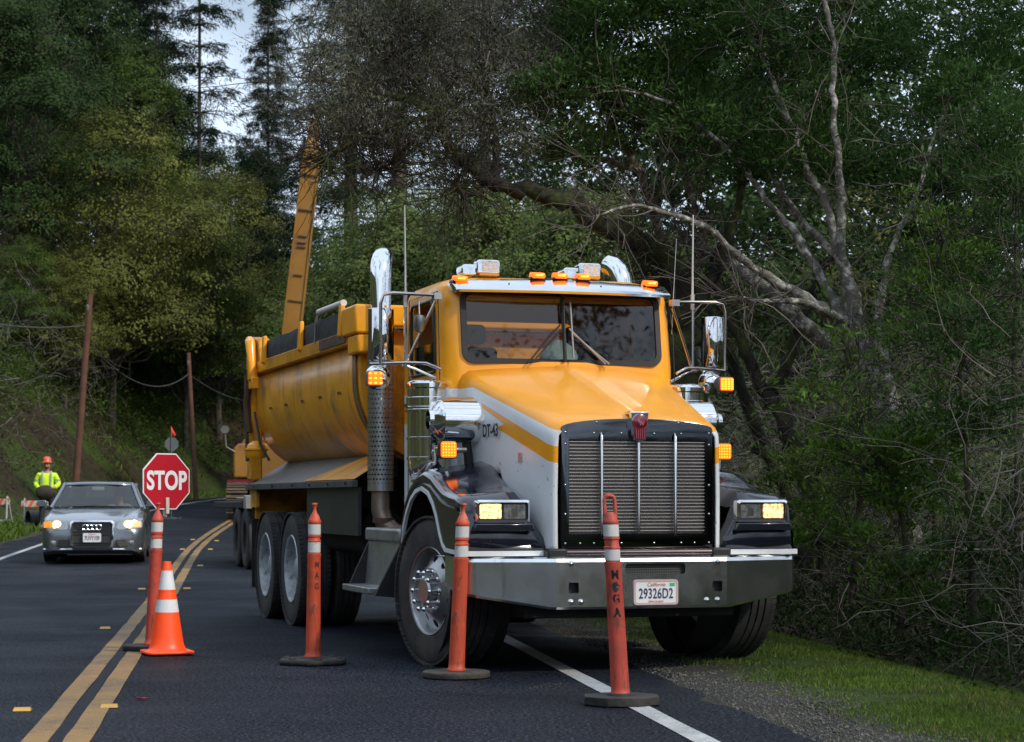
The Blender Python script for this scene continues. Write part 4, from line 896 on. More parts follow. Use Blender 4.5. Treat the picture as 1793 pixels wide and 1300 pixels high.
# ============================================================ grey car
CY = 36.75; CX = -7.2
A = empty('parked_car', (CX, CY, float(roadz(37.5))+.012), math.radians(8), 'grey sedan with lit headlights waiting in the left lane', 'car'); A.name = 'car'
M_car = mat('car_grey_paint', (.165,.185,.215), .26, .7, var=.04, coat=1, dirt=.12, dcut=.6)
M_cg = glass('car_glass', (.46,.50,.51), .02)
def csec(y, w_, z0, zs, zt, wt):      # sill, shoulder, top, top half-width
    P = [(w_-.03, z0), (w_-.005, z0+.08), (w_, (z0+zs)/2), (w_-.01, zs-.06), (w_-.05, zs), (wt, (zs+zt)/2+.012), (wt*.55, zt-.008), (0, zt)]
    return [(x, y, z) for x, z in P]+[(-x, y, z) for x, z in P[::-1][1:]]
st = [(-.02,.70,.22,.52,.60,.50),(.0,.75,.20,.56,.65,.60),(.06,.81,.19,.61,.70,.66),(.20,.86,.19,.68,.75,.70),(.45,.88,.20,.76,.82,.72),(.9,.885,.22,.84,.90,.74),(1.35,.885,.20,.90,.97,.76),(1.6,.885,.19,.90,.955,.76),(2.6,.885,.19,.92,.96,.78),(3.6,.885,.2,.94,.99,.76),(4.1,.87,.22,.94,1.0,.72),(4.5,.80,.25,.88,.97,.66),(4.58,.72,.32,.8,.9,.6)]
body = MB().loft([csec(*s) for s in st], closed=True, caps=True).build('car_body', M_car, A, smooth=50)
arch_c = []
for yy in (.90, 3.55): arch_c.append(MB().tube([(-1.2,yy,.32),(1.2,yy,.32)], .355, 32))
cut(body, arch_c)
# windows, pillars, roof
def gl(y, w_, z): return [(w_, y, z), (w_*.6, y-.03, z+.004), (0, y-.045, z+.005), (-w_*.6, y-.03, z+.004), (-w_, y, z)]
ws_b, ws_t = [(x, 1.24+abs(x)*.18, .985-abs(x)*.03) for x in (-.74,-.4,0,.4,.74)], [(x, 2.0+abs(x)*.12, 1.385-abs(x)*.03) for x in (-.56,-.3,0,.3,.56)]
MB().loft([ws_b, ws_t]).build('windscreen', M_cg, A, smooth=60)
roof = MB(); rs_ = []
for y, w_, z in ((1.98,.57,1.375),(2.1,.58,1.405),(2.5,.585,1.43),(3.0,.58,1.43),(3.5,.56,1.40),(3.7,.55,1.37)):
    rs_.append([(-w_-.03, y+.07, z-.05), (-w_, y+.05, z-.015), (-w_*.6, y, z), (0, y-.02, z+.006), (w_*.6, y, z), (w_, y+.05, z-.015), (w_+.03, y+.07, z-.05)])
roof.loft(rs_); o = roof.build('roof', M_car, A, smooth=60); sm = o.modifiers.new('t','SOLIDIFY'); sm.thickness = .03; sm.offset = -1
for s in (-1, 1):
    MB().tube([(s*.79,1.38,.93),(s*.68,1.78,1.17),(s*.595,2.08,1.38)], [.04,.035,.03], 8).build('pillar', M_car, A, smooth=60); MB().tube([(s*.60,3.7,1.36),(s*.70,4.1,1.15),(s*.76,4.35,.95)], [.05,.07,.09], 8).build('pillar', M_car, A, smooth=60)
    MB().tube([(s*.80,2.75,.92),(s*.61,2.75,1.38)], .035, 8).build('pillar', M_car, A, smooth=60)
for s in (-1, 1):
    MB().add([(s*.80,1.45,.92),(s*.80,4.25,.96),(s*.64,3.75,1.36),(s*.61,2.05,1.37)], [(0,1,2,3)]).build('side_window', M_cg, A, smooth=0)
MB().add([(-.7,4.35,.96),(.7,4.35,.96),(.56,3.75,1.37),(-.56,3.75,1.37)], [(0,1,2,3)]).build('rear_window', M_cg, A, smooth=0)
m = MB(); m.box(-.72,.72,1.5,1.85,.80,.955); m.box(-.78,.78,1.5,4.3,.3,.34); m.build('car_dashboard', M_int, A, bevel=.03)
for s in (-1, 1):
    m = MB(); m.box(s*.36-.24, s*.36+.24, 2.5, 2.65, .5, 1.12); m.box(s*.36-.24, s*.36+.24, 2.1, 2.6, .5, .62); m.box(s*.36-.11, s*.36+.11, 2.55, 2.65, 1.13, 1.30); m.build('car_seat', M_int, A, bevel=.04)
m = MB(); m.box(-.65,.65,3.5,3.65,.5,1.14); m.build('rear_bench', M_int, A, bevel=.04)
MB().box(-.11,.11,1.9,1.92,1.26,1.32).build('rear_view_mirror', M_plate, A, bevel=.008)
# grille
def trap(w1, w2, z0, z1): return [(-w1,z0+.05),(-w1+.05,z0),(w1-.05,z0),(w1,z0+.05),(w2,z1-.035),(w2-.04,z1),(-w2+.04,z1),(-w2,z1-.035)]
gq = empty('car_grille', (0,-.035,0)); adopt(gq, A)
o_, i_ = trap(.35,.375,.24,.735), trap(.322,.347,.268,.708); n_ = 8
yf = lambda z: -.055+max(0, z-.5)*.18
fr = MB(); fr.v = [(u, yf(v), v) for u, v in o_]+[(u, yf(v)-.012, v) for u, v in i_]+[(u, yf(v)+.12, v) for u, v in o_]+[(u, yf(v)+.10, v) for u, v in i_]
fr.f = [(k,(k+1)%8,8+(k+1)%8,8+k) for k in range(8)]+[(k,(k+1)%8,16+(k+1)%8,16+k) for k in range(8)]+[(8+k,8+(k+1)%8,24+(k+1)%8,24+k) for k in range(8)]; fr.m=[0]*24
fr.build('grille_frame', M_chrome, gq, smooth=30)
bk = MB(); bk.add([(u*.99, yf(v)+.03, v) for u, v in trap(.335,.36,.255,.72)], [tuple(range(8))]); bk.build('grille_back', M_black, gq, smooth=0)
m = MB()
for k in range(11):
    z = .285+k*.038
    if .37 < z < .50: continue
    m.box(-.30,.30,yf(z)+.008,yf(z)+.02,z-.005,z+.005)
for k in range(13): m.box(-.288+k*.048-.003,-.288+k*.048+.003,.012,.022,.50,.67); m.box(-.288+k*.048-.003,-.288+k*.048+.003,-.03,-.02,.27,.37)
m.build('grille_slats', mat('slat_dark', (.08,.085,.09), .35, .7), gq, smooth=0)
m = MB()
for x in (-.112,-.037,.037,.112):
    for q in range(20):
        a, b = 2*PI*q/20, 2*PI*(q+1)/20
        m.tube([(x+.047*math.cos(a), -.055, .615+.047*math.sin(a)), (x+.047*math.cos(b), -.055, .615+.047*math.sin(b))], .009, 6, False)
m.build('ring_emblem', M_chrome, gq)
pl = empty('number_plate', (.0,-.115,.44)); adopt(pl, A)
MB().prism(rrect(.305,.155,.018,3), 'y', -.004, .012).build('plate', M_plate, pl)
text('plate_number', '7UVY109', .105, M_bluetxt, pl, FRONT(0,-.006,-.012), .001, .002, .62, spacing=1.0)
text('plate_state', 'California', .035, M_redtxt, pl, FRONT(0,-.006,.055), .0006, 0, .95, shear=.3)
m = MB(); m.box(-.31,-.26,-.02,-.012,.545,.565); m.build('grille_badge', M_chrome, gq)
# lamps
for s in (-1, 1):
    h = empty('headlight', (0,-.035,.01)); adopt(h, A)
    P = [(s*.40,.60),(s*.44,.69),(s*.62,.725),(s*.80,.72),(s*.845,.68),(s*.835,.60),(s*.62,.565),(s*.44,.565)]
    hy = lambda x, z: .02+max(0, abs(x)-.55)**1.5*.75+max(0, z-.56)*.35
    m = MB(); m.v = [(x, hy(x,z)-.022, z) for x, z in P]+[(x, hy(x,z)+.10, z) for x, z in P]+[(s*.62,hy(.62,.64)-.035,.64)]
    m.f = [(k,(k+1)%8,16) for k in range(8)]+[(k,(k+1)%8,8+(k+1)%8,8+k) for k in range(8)]; m.m = [0]*16
    m.build('headlight_glass', mat('headlight_body', (.30,.31,.32), .15, .6, coat=1), h, smooth=30)
    m = MB(); m.lathe([(.062,0),(.058,-.010),(.03,-.02),(0,-.024)], 'y', (s*.60,hy(.60,.64)-.022,.642), 24); m.build('lamp', mat('car_lamp_lit', (1,.8,.5), .3, emit=(1,.68,.30), es=10), h, smooth=60)
    m = MB(); m.lathe([(.085,.006),(.06,-.012)], 'y', (s*.60,hy(.60,.64)-.026,.642), 24); m.build('lamp_reflector', mat('reflector_glow', (.9,.6,.3), .3, emit=(1,.5,.15), es=1.0), h, smooth=60)
    m = MB(); x0, x1 = (.70,.81) if s > 0 else (-.81,-.70); m.add([(x0,hy(x0,.6)-.030,.60),(x1,hy(x1,.6)-.030,.61),(x1,hy(x1,.7)-.030,.70),(x0,hy(x0,.7)-.030,.69)], [(0,1,2,3)]); o = m.build('indicator', M_amber, h, smooth=0); sm = o.modifiers.new('t','SOLIDIFY'); sm.thickness = .02; sm.offset = 0
    m = MB(); P = [(s*.40,.30),(s*.40,.40),(s*.76,.40),(s*.80,.36),(s*.74,.28),(s*.45,.28)]; m.add([(x, -.03+max(0,abs(x)-.5)*.36-.015, z) for x, z in P], [tuple(range(6))]); o = m.build('lower_intake', M_black, A, smooth=0); sm = o.modifiers.new('t','SOLIDIFY'); sm.thickness = .04; sm.offset = 0
    m = MB(); m.lathe([(.045,0),(.045,-.02),(.03,-.028),(0,-.03)], 'y', (s*.66,.0,.345), 20); m.build('fog_lamp', M_lampoff, A)
    m = MB(); m.tube([(s*.85,1.62,.97),(s*.93,1.60,1.0)], .02, 8); m.loft([[(s*(.90+dx), 1.56+dy, 1.02+dz) for dx, dz in ((0,-.05),(.13,-.055),(.17,0),(.13,.055),(0,.06),(-.03,0))] for dy in (0,.02,.10)], closed=True, caps=True); m.build('wing_mirror', M_car, A, bevel=.012)
    m = MB(); m.tube([(s*.02,1.30,.975),(s*.3+.2,1.40,.975)], .008, 6)
    for yy in (.90, 3.55):
        wq = empty('car_wheel', (s*.765, yy, .325)); adopt(wq, A)
        tt = tyre_mb(.325, .235, 0, 4, 40); tt.v = [(x, y*1.0, z) for x, y, z in tt.v]; tt.build('tyre', M_tyre, wq)
        m = MB(); m.lathe([(.24,s*.085),(.225,s*.11),(.215,s*.09),(.21,-s*.1)], 'x', n=32); m.lathe([(.05,s*.10),(.0,s*.105)], 'x', n=16)
        for k in range(10):
            a = 2*PI*k/10; m.obox((s*.09, math.cos(a)*.13, math.sin(a)*.13), (.012,0,0), (0,math.cos(a)*.09,math.sin(a)*.09), (0,-math.sin(a)*.014,math.cos(a)*.014))
        m.build('rim', M_wheel, wq); m = MB(); m.lathe([(.21,0),(0,0)], 'x', n=24); m.build('brake_disc', M_frame, wq)
m = MB(); m.box(-.80,.80,.08,.12,.155,.20); m.box(-.62,.62,.02,.06,.19,.225); m.build('front_lip', M_black, A, bevel=.01)
m = MB(); m.loft([[(x, -.03+max(0,abs(x)-.45)*.30-.012, .235-.006), (x, -.03+max(0,abs(x)-.45)*.30-.022, .235), (x, -.03+max(0,abs(x)-.45)*.30-.012, .256)] for x in np.linspace(-.83,.83,15)]); m.build('chrome_strip', M_steel, A)
m = MB(); m.box(-.7,.7,.6,4.2,.16,.30); m.build('underbody', M_frame, A)
m = MB(); m.tube([(-.02,1.26,.965),(.1,1.3,.975),(.62,1.42,.965)], .009, 6); m.tube([(-.55,1.3,.96),(-.45,1.3,.97),(.05,1.3,.975)], .009, 6); m.build('wiper', M_black, A)
m = MB()
for s in (-1,1): m.tube([(s*.56,.12,.64),(s*.60,.5,.775),(s*.62,.9,.88),(s*.66,1.32,.945)], .006, 4)
m.build('bonnet_crease', M_car, A)

# ============================================================ people (skinned skeletons)
def skin_body(name, J, E, mat_, parent, root=0, sub=2):
    me = bpy.data.meshes.new(name); me.from_pydata([j[:3] for j in J], E, []); o = bpy.data.objects.new(name, me); COL.objects.link(o)
    sk = o.modifiers.new('skin', 'SKIN'); sv = me.skin_vertices[0].data
    for i, j in enumerate(J): sv[i].radius = (j[3], j[4] if len(j) > 4 else j[3]); sv[i].use_root = (i == root)
    sk.use_smooth_shade = True; sk.branch_smoothing = .6; ss = o.modifiers.new('sub', 'SUBSURF'); ss.levels = ss.render_levels = sub
    bpy.context.view_layer.update(); nm = bpy.data.meshes.new_from_object(o.evaluated_get(bpy.context.evaluated_depsgraph_get())); nm.name = name
    o.modifiers.clear(); o.data = nm; nm.materials.clear(); nm.materials.append(mat_); nm.polygons.foreach_set('use_smooth', [True]*len(nm.polygons))
    if parent is not None: adopt(o, parent)
    return o
M_skin = mat('skin', (.42,.22,.15), .55, var=.08)
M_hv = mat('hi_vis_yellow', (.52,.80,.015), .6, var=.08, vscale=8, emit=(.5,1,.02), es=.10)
M_hvs = mat('hi_vis_stripe', (.32,.36,.34), .4)
M_trs = mat('dark_trousers', (.02,.022,.03), .8)
M_hat = mat('hard_hat_orange', (.60,.10,.05), .35)
fx_, fy_ = at(83,900,54).x, 54.0
Pn = empty('person', (fx_, fy_, gz(fx_, fy_)), math.radians(8), 'worker in yellow hi-vis jacket and orange hard hat holding a dark bundle behind the car', 'person')
J = [(0,0,.95,.15,.11),(0,0,1.12,.14,.10),(0,-.01,1.30,.17,.11),(0,0,1.44,.12,.08),(0,0,1.51,.055,.055),(0,-.01,1.60,.078,.092),(0,-.015,1.68,.080,.096),(0,-.01,1.745,.06,.07),
     (-.19,0,1.42,.065),(-.27,.02,1.17,.05),(-.17,-.20,1.06,.036),(-.10,-.26,1.06,.030),(.19,0,1.42,.065),(.28,.02,1.17,.05),(.17,-.20,1.08,.036),(.10,-.26,1.08,.030),
     (-.10,0,.88,.095),(-.12,-.01,.50,.06),(-.13,.0,.10,.042),(-.14,-.12,.035,.035),(.10,0,.88,.095),(.12,-.01,.50,.06),(.13,0,.10,.042),(.14,-.12,.035,.035)]
Ed = [(0,1),(1,2),(2,3),(3,4),(4,5),(5,6),(6,7),(3,8),(8,9),(9,10),(10,11),(3,12),(12,13),(13,14),(14,15),(0,16),(16,17),(17,18),(18,19),(0,20),(20,21),(21,22),(22,23)]
for s in (-1, 1):      # fingers and thumb rooted in each palm
    w0 = len(J); wi = 11 if s < 0 else 15; bx = J[wi]
    for k in range(4):
        J += [(bx[0]-s*-.0+(-s)*.035, bx[1]-.02, bx[2]+.03-.02*k, .010), (bx[0]+(-s)*.075, bx[1]-.035, bx[2]+.028-.02*k, .009), (bx[0]+(-s)*(.105-.006*abs(k-1)), bx[1]-.02, bx[2]+.024-.02*k, .007)]
        i0 = len(J)-3; Ed += [(wi, i0), (i0, i0+1), (i0+1, i0+2)]
    J += [(bx[0], bx[1]-.03, bx[2]+.05, .011), (bx[0]+(-s)*.03, bx[1]-.05, bx[2]+.07, .009)]; i0 = len(J)-2; Ed += [(wi, i0), (i0, i0+1)]
skin_body('person_body', J, Ed, M_skin, Pn)
Jk = [(0,0,.92,.19,.15),(0,-.01,1.12,.185,.145),(0,-.01,1.30,.20,.15),(0,0,1.43,.13,.11),(0,0,1.50,.085,.085),(-.20,0,1.415,.085),(-.285,.02,1.17,.072),(-.185,-.17,1.07,.055),(.20,0,1.415,.085),(.295,.02,1.17,.072),(.185,-.17,1.09,.055)]
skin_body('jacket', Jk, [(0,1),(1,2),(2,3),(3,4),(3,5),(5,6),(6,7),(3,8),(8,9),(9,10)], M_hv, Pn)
skin_body('trousers', [(0,0,.92,.17,.13),(-.11,0,.86,.105),(-.12,-.01,.50,.08),(-.13,0,.14,.07),(.11,0,.86,.105),(.12,-.01,.50,.08),(.13,0,.14,.07)], [(0,1),(1,2),(2,3),(0,4),(4,5),(5,6)], M_trs, Pn)
for s in (-1, 1):
    m = MB(); m.tube([(s*.135,.05,.045),(s*.14,-.03,.05),(s*.145,-.13,.04),(s*.145,-.18,.035)], [.045,.055,.048,.03], 10); m.build('boot', mat('boot_brown', (.05,.03,.02), .7), Pn, smooth=60)
    m = MB(); m.tube([(s*.09,-.145,1.0),(s*.10,-.155,1.2),(s*.11,-.14,1.42),(s*.10,-.0,1.505)], .018, 6, sc=(1.4,.5)); m.build('reflective_stripe', M_hvs, Pn)
    m = MB(); m.lathe([(.080,-.02),(.080,.02)], 'z', (s*.25,.01,1.28), 16, sx=1, sy=1); m.build('sleeve_stripe', M_hvs, Pn)
m = MB(); m.lathe([(.193,1.03),(.193,1.08)], 'z', (0,-.01,0), 24, sy=.80); m.build('waist_stripe', M_hvs, Pn)
m = MB(); m.lathe([(.135,1.725),(.125,1.735),(.112,1.745),(.110,1.79),(.095,1.84),(.055,1.87),(0,1.878)], 'z', (0,-.015,0), 24, sy=1.15); m.build('hard_hat', M_hat, Pn, smooth=60)
m = MB()
for s in (-1,1): m.lathe([(0,-.012),(.008,-.008),(.010,0)], 'y', (s*.030,-.098,1.655), 8)
m.build('eye', M_blacktxt, Pn); m = MB(); m.loft([[(-.012,-.10,1.66),(.012,-.10,1.66)],[(-.016,-.125,1.618),(.016,-.125,1.618)],[(-.012,-.10,1.61),(.012,-.10,1.61)]]); m.build('nose', M_skin, Pn)
m = MB(); m.loft([[(-.06,-.075,1.62),(0,-.115,1.605),(.06,-.075,1.62)],[(-.055,-.07,1.58),(0,-.112,1.56),(.055,-.07,1.58)],[(-.03,-.04,1.55),(0,-.08,1.54),(.03,-.04,1.55)]]); m.build('beard', mat('beard_dark', (.03,.015,.01), .9), Pn)
Bg = empty('bundle', (fx_+.01, fy_-.33, gz(fx_, fy_)+1.0), 0, 'dark folded bundle of cloth held at the waist of the hi-vis worker', 'bundle')
m = MB(); rg = random.Random(5); secs = []
for i in range(9):
    t_ = i/8*PI; r = .02+.15*math.sin(t_)**.6; secs.append([(-.22*math.cos(t_), math.cos(q)*r*.6*(1+.15*math.sin(3*q+i)), math.sin(q)*r*(1+.12*math.sin(4*q-i))-.03) for q in [2*PI*k/16 for k in range(16)]])
m.loft(secs, closed=True, caps=True); m.build('bundle_cloth', mat('dark_cloth', (.035,.028,.024), .9, bump=.5, bscale=20), Bg, smooth=60)
# driver of the car
dv = Matrix.Translation(A.location) @ Matrix.Rotation(math.radians(8), 4, 'Z')
dl = dv @ Vector((.36, 2.32, .42))
Dr = empty('person', dl, math.radians(8), 'driver behind the windscreen of the grey sedan', 'person')
J = [(0,.0,.18,.16,.12),(0,.05,.38,.16,.11),(0,.07,.55,.12,.08),(0,.06,.62,.05),(0,.04,.71,.075,.09),(0,.035,.78,.078,.092),(0,.04,.84,.055),(-.18,.05,.53,.055),(-.24,-.08,.32,.042),(-.13,-.32,.42,.03),(-.12,-.37,.45,.028),(.18,.05,.53,.055),(.24,-.08,.32,.042),(.13,-.32,.42,.03),(.12,-.37,.45,.028),(-.1,-.1,.16,.085),(-.12,-.45,.2,.06),(.1,-.1,.16,.085),(.12,-.45,.2,.06)]
Ed = [(0,1),(1,2),(2,3),(3,4),(4,5),(5,6),(2,7),(7,8),(8,9),(9,10),(2,11),(11,12),(12,13),(13,14),(0,15),(15,16),(0,17),(17,18)]
for s, wi in ((-1,10),(1,14)):
    bx = J[wi]
    for k in range(4):
        J += [(bx[0]-s*.01*k+s*.015, bx[1]-.03, bx[2]+.012, .009), (bx[0]-s*.01*k+s*.015, bx[1]-.05, bx[2]-.01, .008)]; i0 = len(J)-2; Ed += [(wi,i0),(i0,i0+1)]
skin_body('person_body', J, Ed, M_skin, Dr)
skin_body('shirt', [(0,.0,.18,.19,.15),(0,.05,.38,.19,.14),(0,.07,.55,.13,.10),(-.19,.05,.53,.075),(-.25,-.08,.32,.06),(-.15,-.28,.40,.05),(.19,.05,.53,.075),(.25,-.08,.32,.06),(.15,-.28,.40,.05)], [(0,1),(1,2),(2,3),(3,4),(4,5),(2,6),(6,7),(7,8)], mat('pale_shirt', (.30,.30,.32), .8), Dr)
m = MB(); m.lathe([(.098,.74),(.102,.80),(.085,.86),(0,.89)], 'z', (0,.055,0), 18, sy=1.1); m.build('hair', mat('hair_dark', (.03,.02,.015), .8), Dr, smooth=60)

# ============================================================ barricades and pipe at the left verge
M_wht = mat('barricade_white', (.42,.42,.42), .5, dirt=.3); M_bo = mat('barricade_orange', (.60,.11,.03), .5, var=.06)
def barricade(px, Y, rz, label):
    x = at(px,900,Y).x; Q = empty('barricade', (x, Y, gz(x, Y)), rz, label, 'barricade', 'striped barricades on the left verge')
    b = MB()
    b.box(-.6,.6,-.20,-.18,.72,.92); b.build('barricade_board', M_wht, Q)
    for k in range(6):
        x0 = -.6+k*.2; m = MB(); m.prism([(x0,.72),(x0+.1,.72),(x0+.2,.92),(x0+.1,.92)], 'y', -.2035, -.20); m.build('board_stripe', M_bo, Q, smooth=0)
    for s in (-1, 1):
        m = MB(); m.tube([(s*.52,-.32,0),(s*.5,-.17,1.0)], .02, 6, sc=(1.4,1)); m.build('leg', M_wht, Q); m = MB(); m.tube([(s*.52,.32,0),(s*.5,-.12,.97)], .02, 6, sc=(1.4,1)); m.build('leg', M_wht, Q)
    m = MB(); m.box(-.54,.54,-.30,-.28,.16,.22); m.box(-.54,.54,.27,.29,.16,.22); m.build('cross_bar', M_wht, Q); Q.scale = (.82,.82,.80); return Q
barricade(-10, 57, math.radians(-6), 'orange and white striped barricade at the left border of the photo')
barricade(72, 55, math.radians(14), 'orange and white striped barricade between the worker and the black pipe')
xx = at(45,905,54).x; Pp = empty('culvert_pipe', (xx, 54.5, gz(xx, 54.5)), math.radians(-60), 'black culvert pipe lying on the left verge behind a barricade', 'pipe')
m = MB(); m.lathe([(.25,-.05),(.25,1.9),(.23,1.9),(.23,-.05)], 'y', (0,0,.25), 28, close=True); m.lathe([(.0,1.7),(.235,1.7)], 'y', (0,0,.25), 24)
for k in range(14): m.lathe([(.25,k*.14),(.262,k*.14+.03),(.262,k*.14+.06),(.25,k*.14+.09)], 'y', (0,0,.25), 28)
m.build('pipe_shell', M_black, Pp)

# ============================================================ utility poles and wires
M_pole = mat('pole_wood', (.10,.042,.026), .85, var=.25, vscale=4, bump=.4, bscale=20, dirt=.4, dirtcol=(.05,.03,.02))
def pole(px0, v0, px1, v1, Y, label, r=.105):
    a = at(px0, v0, Y); b = at(px1, v1, Y); zb = gz(a.x, Y); a2 = a+(a-b)*((a.z-zb)/(b.z-a.z)) if a.z > zb else a; a2.z = zb-.1
    Q = empty('utility_pole', (a2.x, Y, zb), 0, label, 'utility pole', None); o = Vector((a2.x, Y, zb)); top = b+(b-a).normalized()*.15
    m = MB(); m.tube([a2-o, (a2+top)/2-o, top-o], [r, r*.9, r*.78], 14); m.build('pole_shaft', M_pole, Q, smooth=60)
    d = (top-a2).normalized(); p = top-d*.45-o
    m = MB(); m.lathe([(.03,-.05),(.05,0),(.05,.12),(0,.15)], 'z', (p.x, p.y-.2, p.z), 8); m.build('insulator', M_greysteel, Q); return top, b
t1, b1 = pole(134,832,158,525,60,'tall brown wooden utility pole leaning beside the green bank, left of the car roof')
t2, b2 = pole(342,835,331,625,80,'slim dark utility pole standing at the far bend above the road', .095)
def wire(a, b, sag, label):
    a, b = Vector(a), Vector(b); pts = [a.lerp(b, k/24)-Vector((0,0,sag*4*(k/24)*(1-k/24))) for k in range(25)]
    o = MB().tube(pts, .018, 5).build('cable', mat('cable_black', (.05,.05,.05), .7), None); tag(o, label, 'cable')
pm = at(151,570,60)
wire(at(-300,470,48), pm, .5, 'sagging cable running from the left edge to the leaning utility pole')
wire(pm+Vector((.1,0,-.5)), at(331,655,80), .8, 'sagging cable strung between the leaning pole and the far pole')
wire(at(331,655,80), at(470,700,95), .4, 'cable running right from the far pole behind the truck')

# ============================================================ excavator behind the truck
EX = at(494,900,63).x; EY = 63.0; EZ = float(roadz(EY))
Q = empty('excavator', (EX, EY, EZ), math.radians(4), 'yellow tracked excavator behind the dump truck with its long arm raised high', 'excavator')
M_ex = mat('excavator_yellow', (.30,.14,.02), .5, var=.1, vscale=2, dirt=.7, dirtcol=(.12,.07,.035), dcut=.55, dscale=1.6)
M_trk = mat('track_steel', (.12,.085,.06), .65, .4, var=.3, vscale=6, bump=.4)
for s in (-1, 1):
    m = MB(); n = 44; L = 1.6; R = .45
    for k in range(n):
        u = k/n*(4*L+2*PI*R)
        if u < 2*L: p = (-L+u, R*2); d = (1,0)
        elif u < 2*L+PI*R: a = (u-2*L)/R; p = (L+R*math.sin(a), R+R*math.cos(a)); d = (math.cos(a), -math.sin(a))
        elif u < 4*L+PI*R: p = (L-(u-2*L-PI*R), 0); d = (-1,0)
        else: a = (u-4*L-PI*R)/R; p = (-L-R*math.sin(a), R-R*math.cos(a)); d = (-math.cos(a), math.sin(a))
        c = Vector((s*1.2, p[0], p[1]+.05)); t_ = Vector((0, d[0], d[1])); nn = Vector((0, -d[1], d[0]))
        m.obox(c, (.30,0,0), t_*.075, nn*.03); m.obox(c+nn*.045, (.30,0,0), t_*.012, nn*.03)
    m.build('crawler_track', M_trk, Q, smooth=0)
    m = MB(); m.box(s*1.2-.2, s*1.2+.2, -1.55, 1.55, .2, .8); m.build('track_frame', M_frame, Q)
m = MB(); m.box(-.9,.9,-1,1,.45,1.0); m.lathe([(.7,.95),(.7,1.15)], 'z', n=28); m.build('undercarriage', M_frame, Q)
m = MB(); m.prism([(-1.35,1.15),(1.35,1.15),(1.35,2.0),(1.2,2.15),(-1.2,2.15),(-1.35,2.0)], 'y', -1.2, 2.4); m.build('house', M_ex, Q, bevel=.06, seg=3)
m = MB(); m.prism([(-1.32,1.2),(1.32,1.2),(1.32,2.3),(1.1,2.5),(-1.1,2.5),(-1.32,2.3)], 'y', 2.4, 3.0); m.build('counterweight', M_ex, Q, bevel=.15, seg=3)
m = MB(); m.prism([(.3,2.15),(1.3,2.15),(1.3,2.85),(1.2,2.95),(.4,2.95),(.3,2.85)], 'y', -1.2, .4); m.build('operator_cab', M_ex, Q, bevel=.04)
m = MB(); m.prism([(.4,2.3),(1.2,2.3),(1.2,2.85),(.4,2.85)], 'y', -1.22, -1.205); m.build('cab_window', mat('dark_glass', (.02,.025,.03), .08), Q)
m = MB(); m.tube([(-1.3,-1.2,1.9),(-1.55,-1.25,2.05),(-1.58,-1.25,2.45)], .025, 8); m.lathe([(.0,0),(.12,.0),(.12,.04),(0,.05)], 'y', (-1.58,-1.3,2.55), 16); m.build('excavator_mirror', M_greysteel, Q)
m = MB(); m.box(-1.5,-.8,-1.5,-1.2,.95,1.1); m.build('grab_step', M_red, Q)
Mi = Q.matrix_basis.inverted() if False else (Matrix.Translation((EX,EY,EZ)) @ Matrix.Rotation(math.radians(4),4,'Z')).inverted()
def L(u, v, Y): return Mi @ at(u, v, Y)
b0, b1_, b2_ = L(505,640,60.6), L(520,560,60.5), L(548,262,60)
# boom: from the house up to the elbow, then the long upright stick seen above the bed
m = MB(); m.tube([(0.2,-.6,2.0),(.1,-1.6,3.6),L(512,600,60.7)], [.30,.36,.34], 4, sc=(1,1.3)); m.build('boom', M_ex, Q, smooth=0)
def plate_beam(a, b, wa, wb, da, db, mb):
    t_ = (b-a).normalized(); r_ = Vector((1,0,0)); r_ = (r_-t_*r_.dot(t_)).normalized(); f_ = t_.cross(r_)
    v = []
    for p, w_, d in ((a,wa,da),(b,wb,db)):
        for i, j in ((-1,-1),(1,-1),(1,1),(-1,1)): v.append(p+r_*i*w_+f_*j*d)
    mb.add(v, [(0,3,2,1),(4,5,6,7),(0,1,5,4),(1,2,6,5),(2,3,7,6),(3,0,4,7)]); return t_, r_, f_
m = MB(); t_, r_, f_ = plate_beam(b0, b2_, .26, .235, .30, .26, m); m.build('stick', M_ex, Q, bevel=.02)
m = MB()
for s in (-1, 1):
    plate_beam(b0+r_*s*.25, b2_+r_*s*.225, .022, .022, .345, .30, m)
m.build('stick_flange', M_ex, Q)
m = MB(); D = (b2_-b0).length
for f in (.30,.42,.55,.57,.60,.72,.88):
    MB().obox(b0+(b2_-b0)*f-f_*.29, r_*(.20 if f in (.30,.88,.72) else .12), f_*.03, t_*.018).build('stick_weld', M_rust, Q); MB().obox(b0+(b2_-b0)*f+f_*.29, r_*(.20 if f in (.30,.88,.72) else .12), f_*.03, t_*.018).build('stick_weld', M_rust, Q)
m = MB(); tip = L(552,208,60); plate_beam(b2_, tip, .19, .12, .26, .12, m); m.build('stick_nose', M_ex, Q, bevel=.02)
m = MB()
for s in (-1, 1): m.tube([b2_+r_*s*.24-t_*.9, b2_+r_*s*.30-t_*.2, b2_+r_*s*.25+t_*.3], [.03,.07,.04], 8)
m.build('linkage', M_rust, Q)

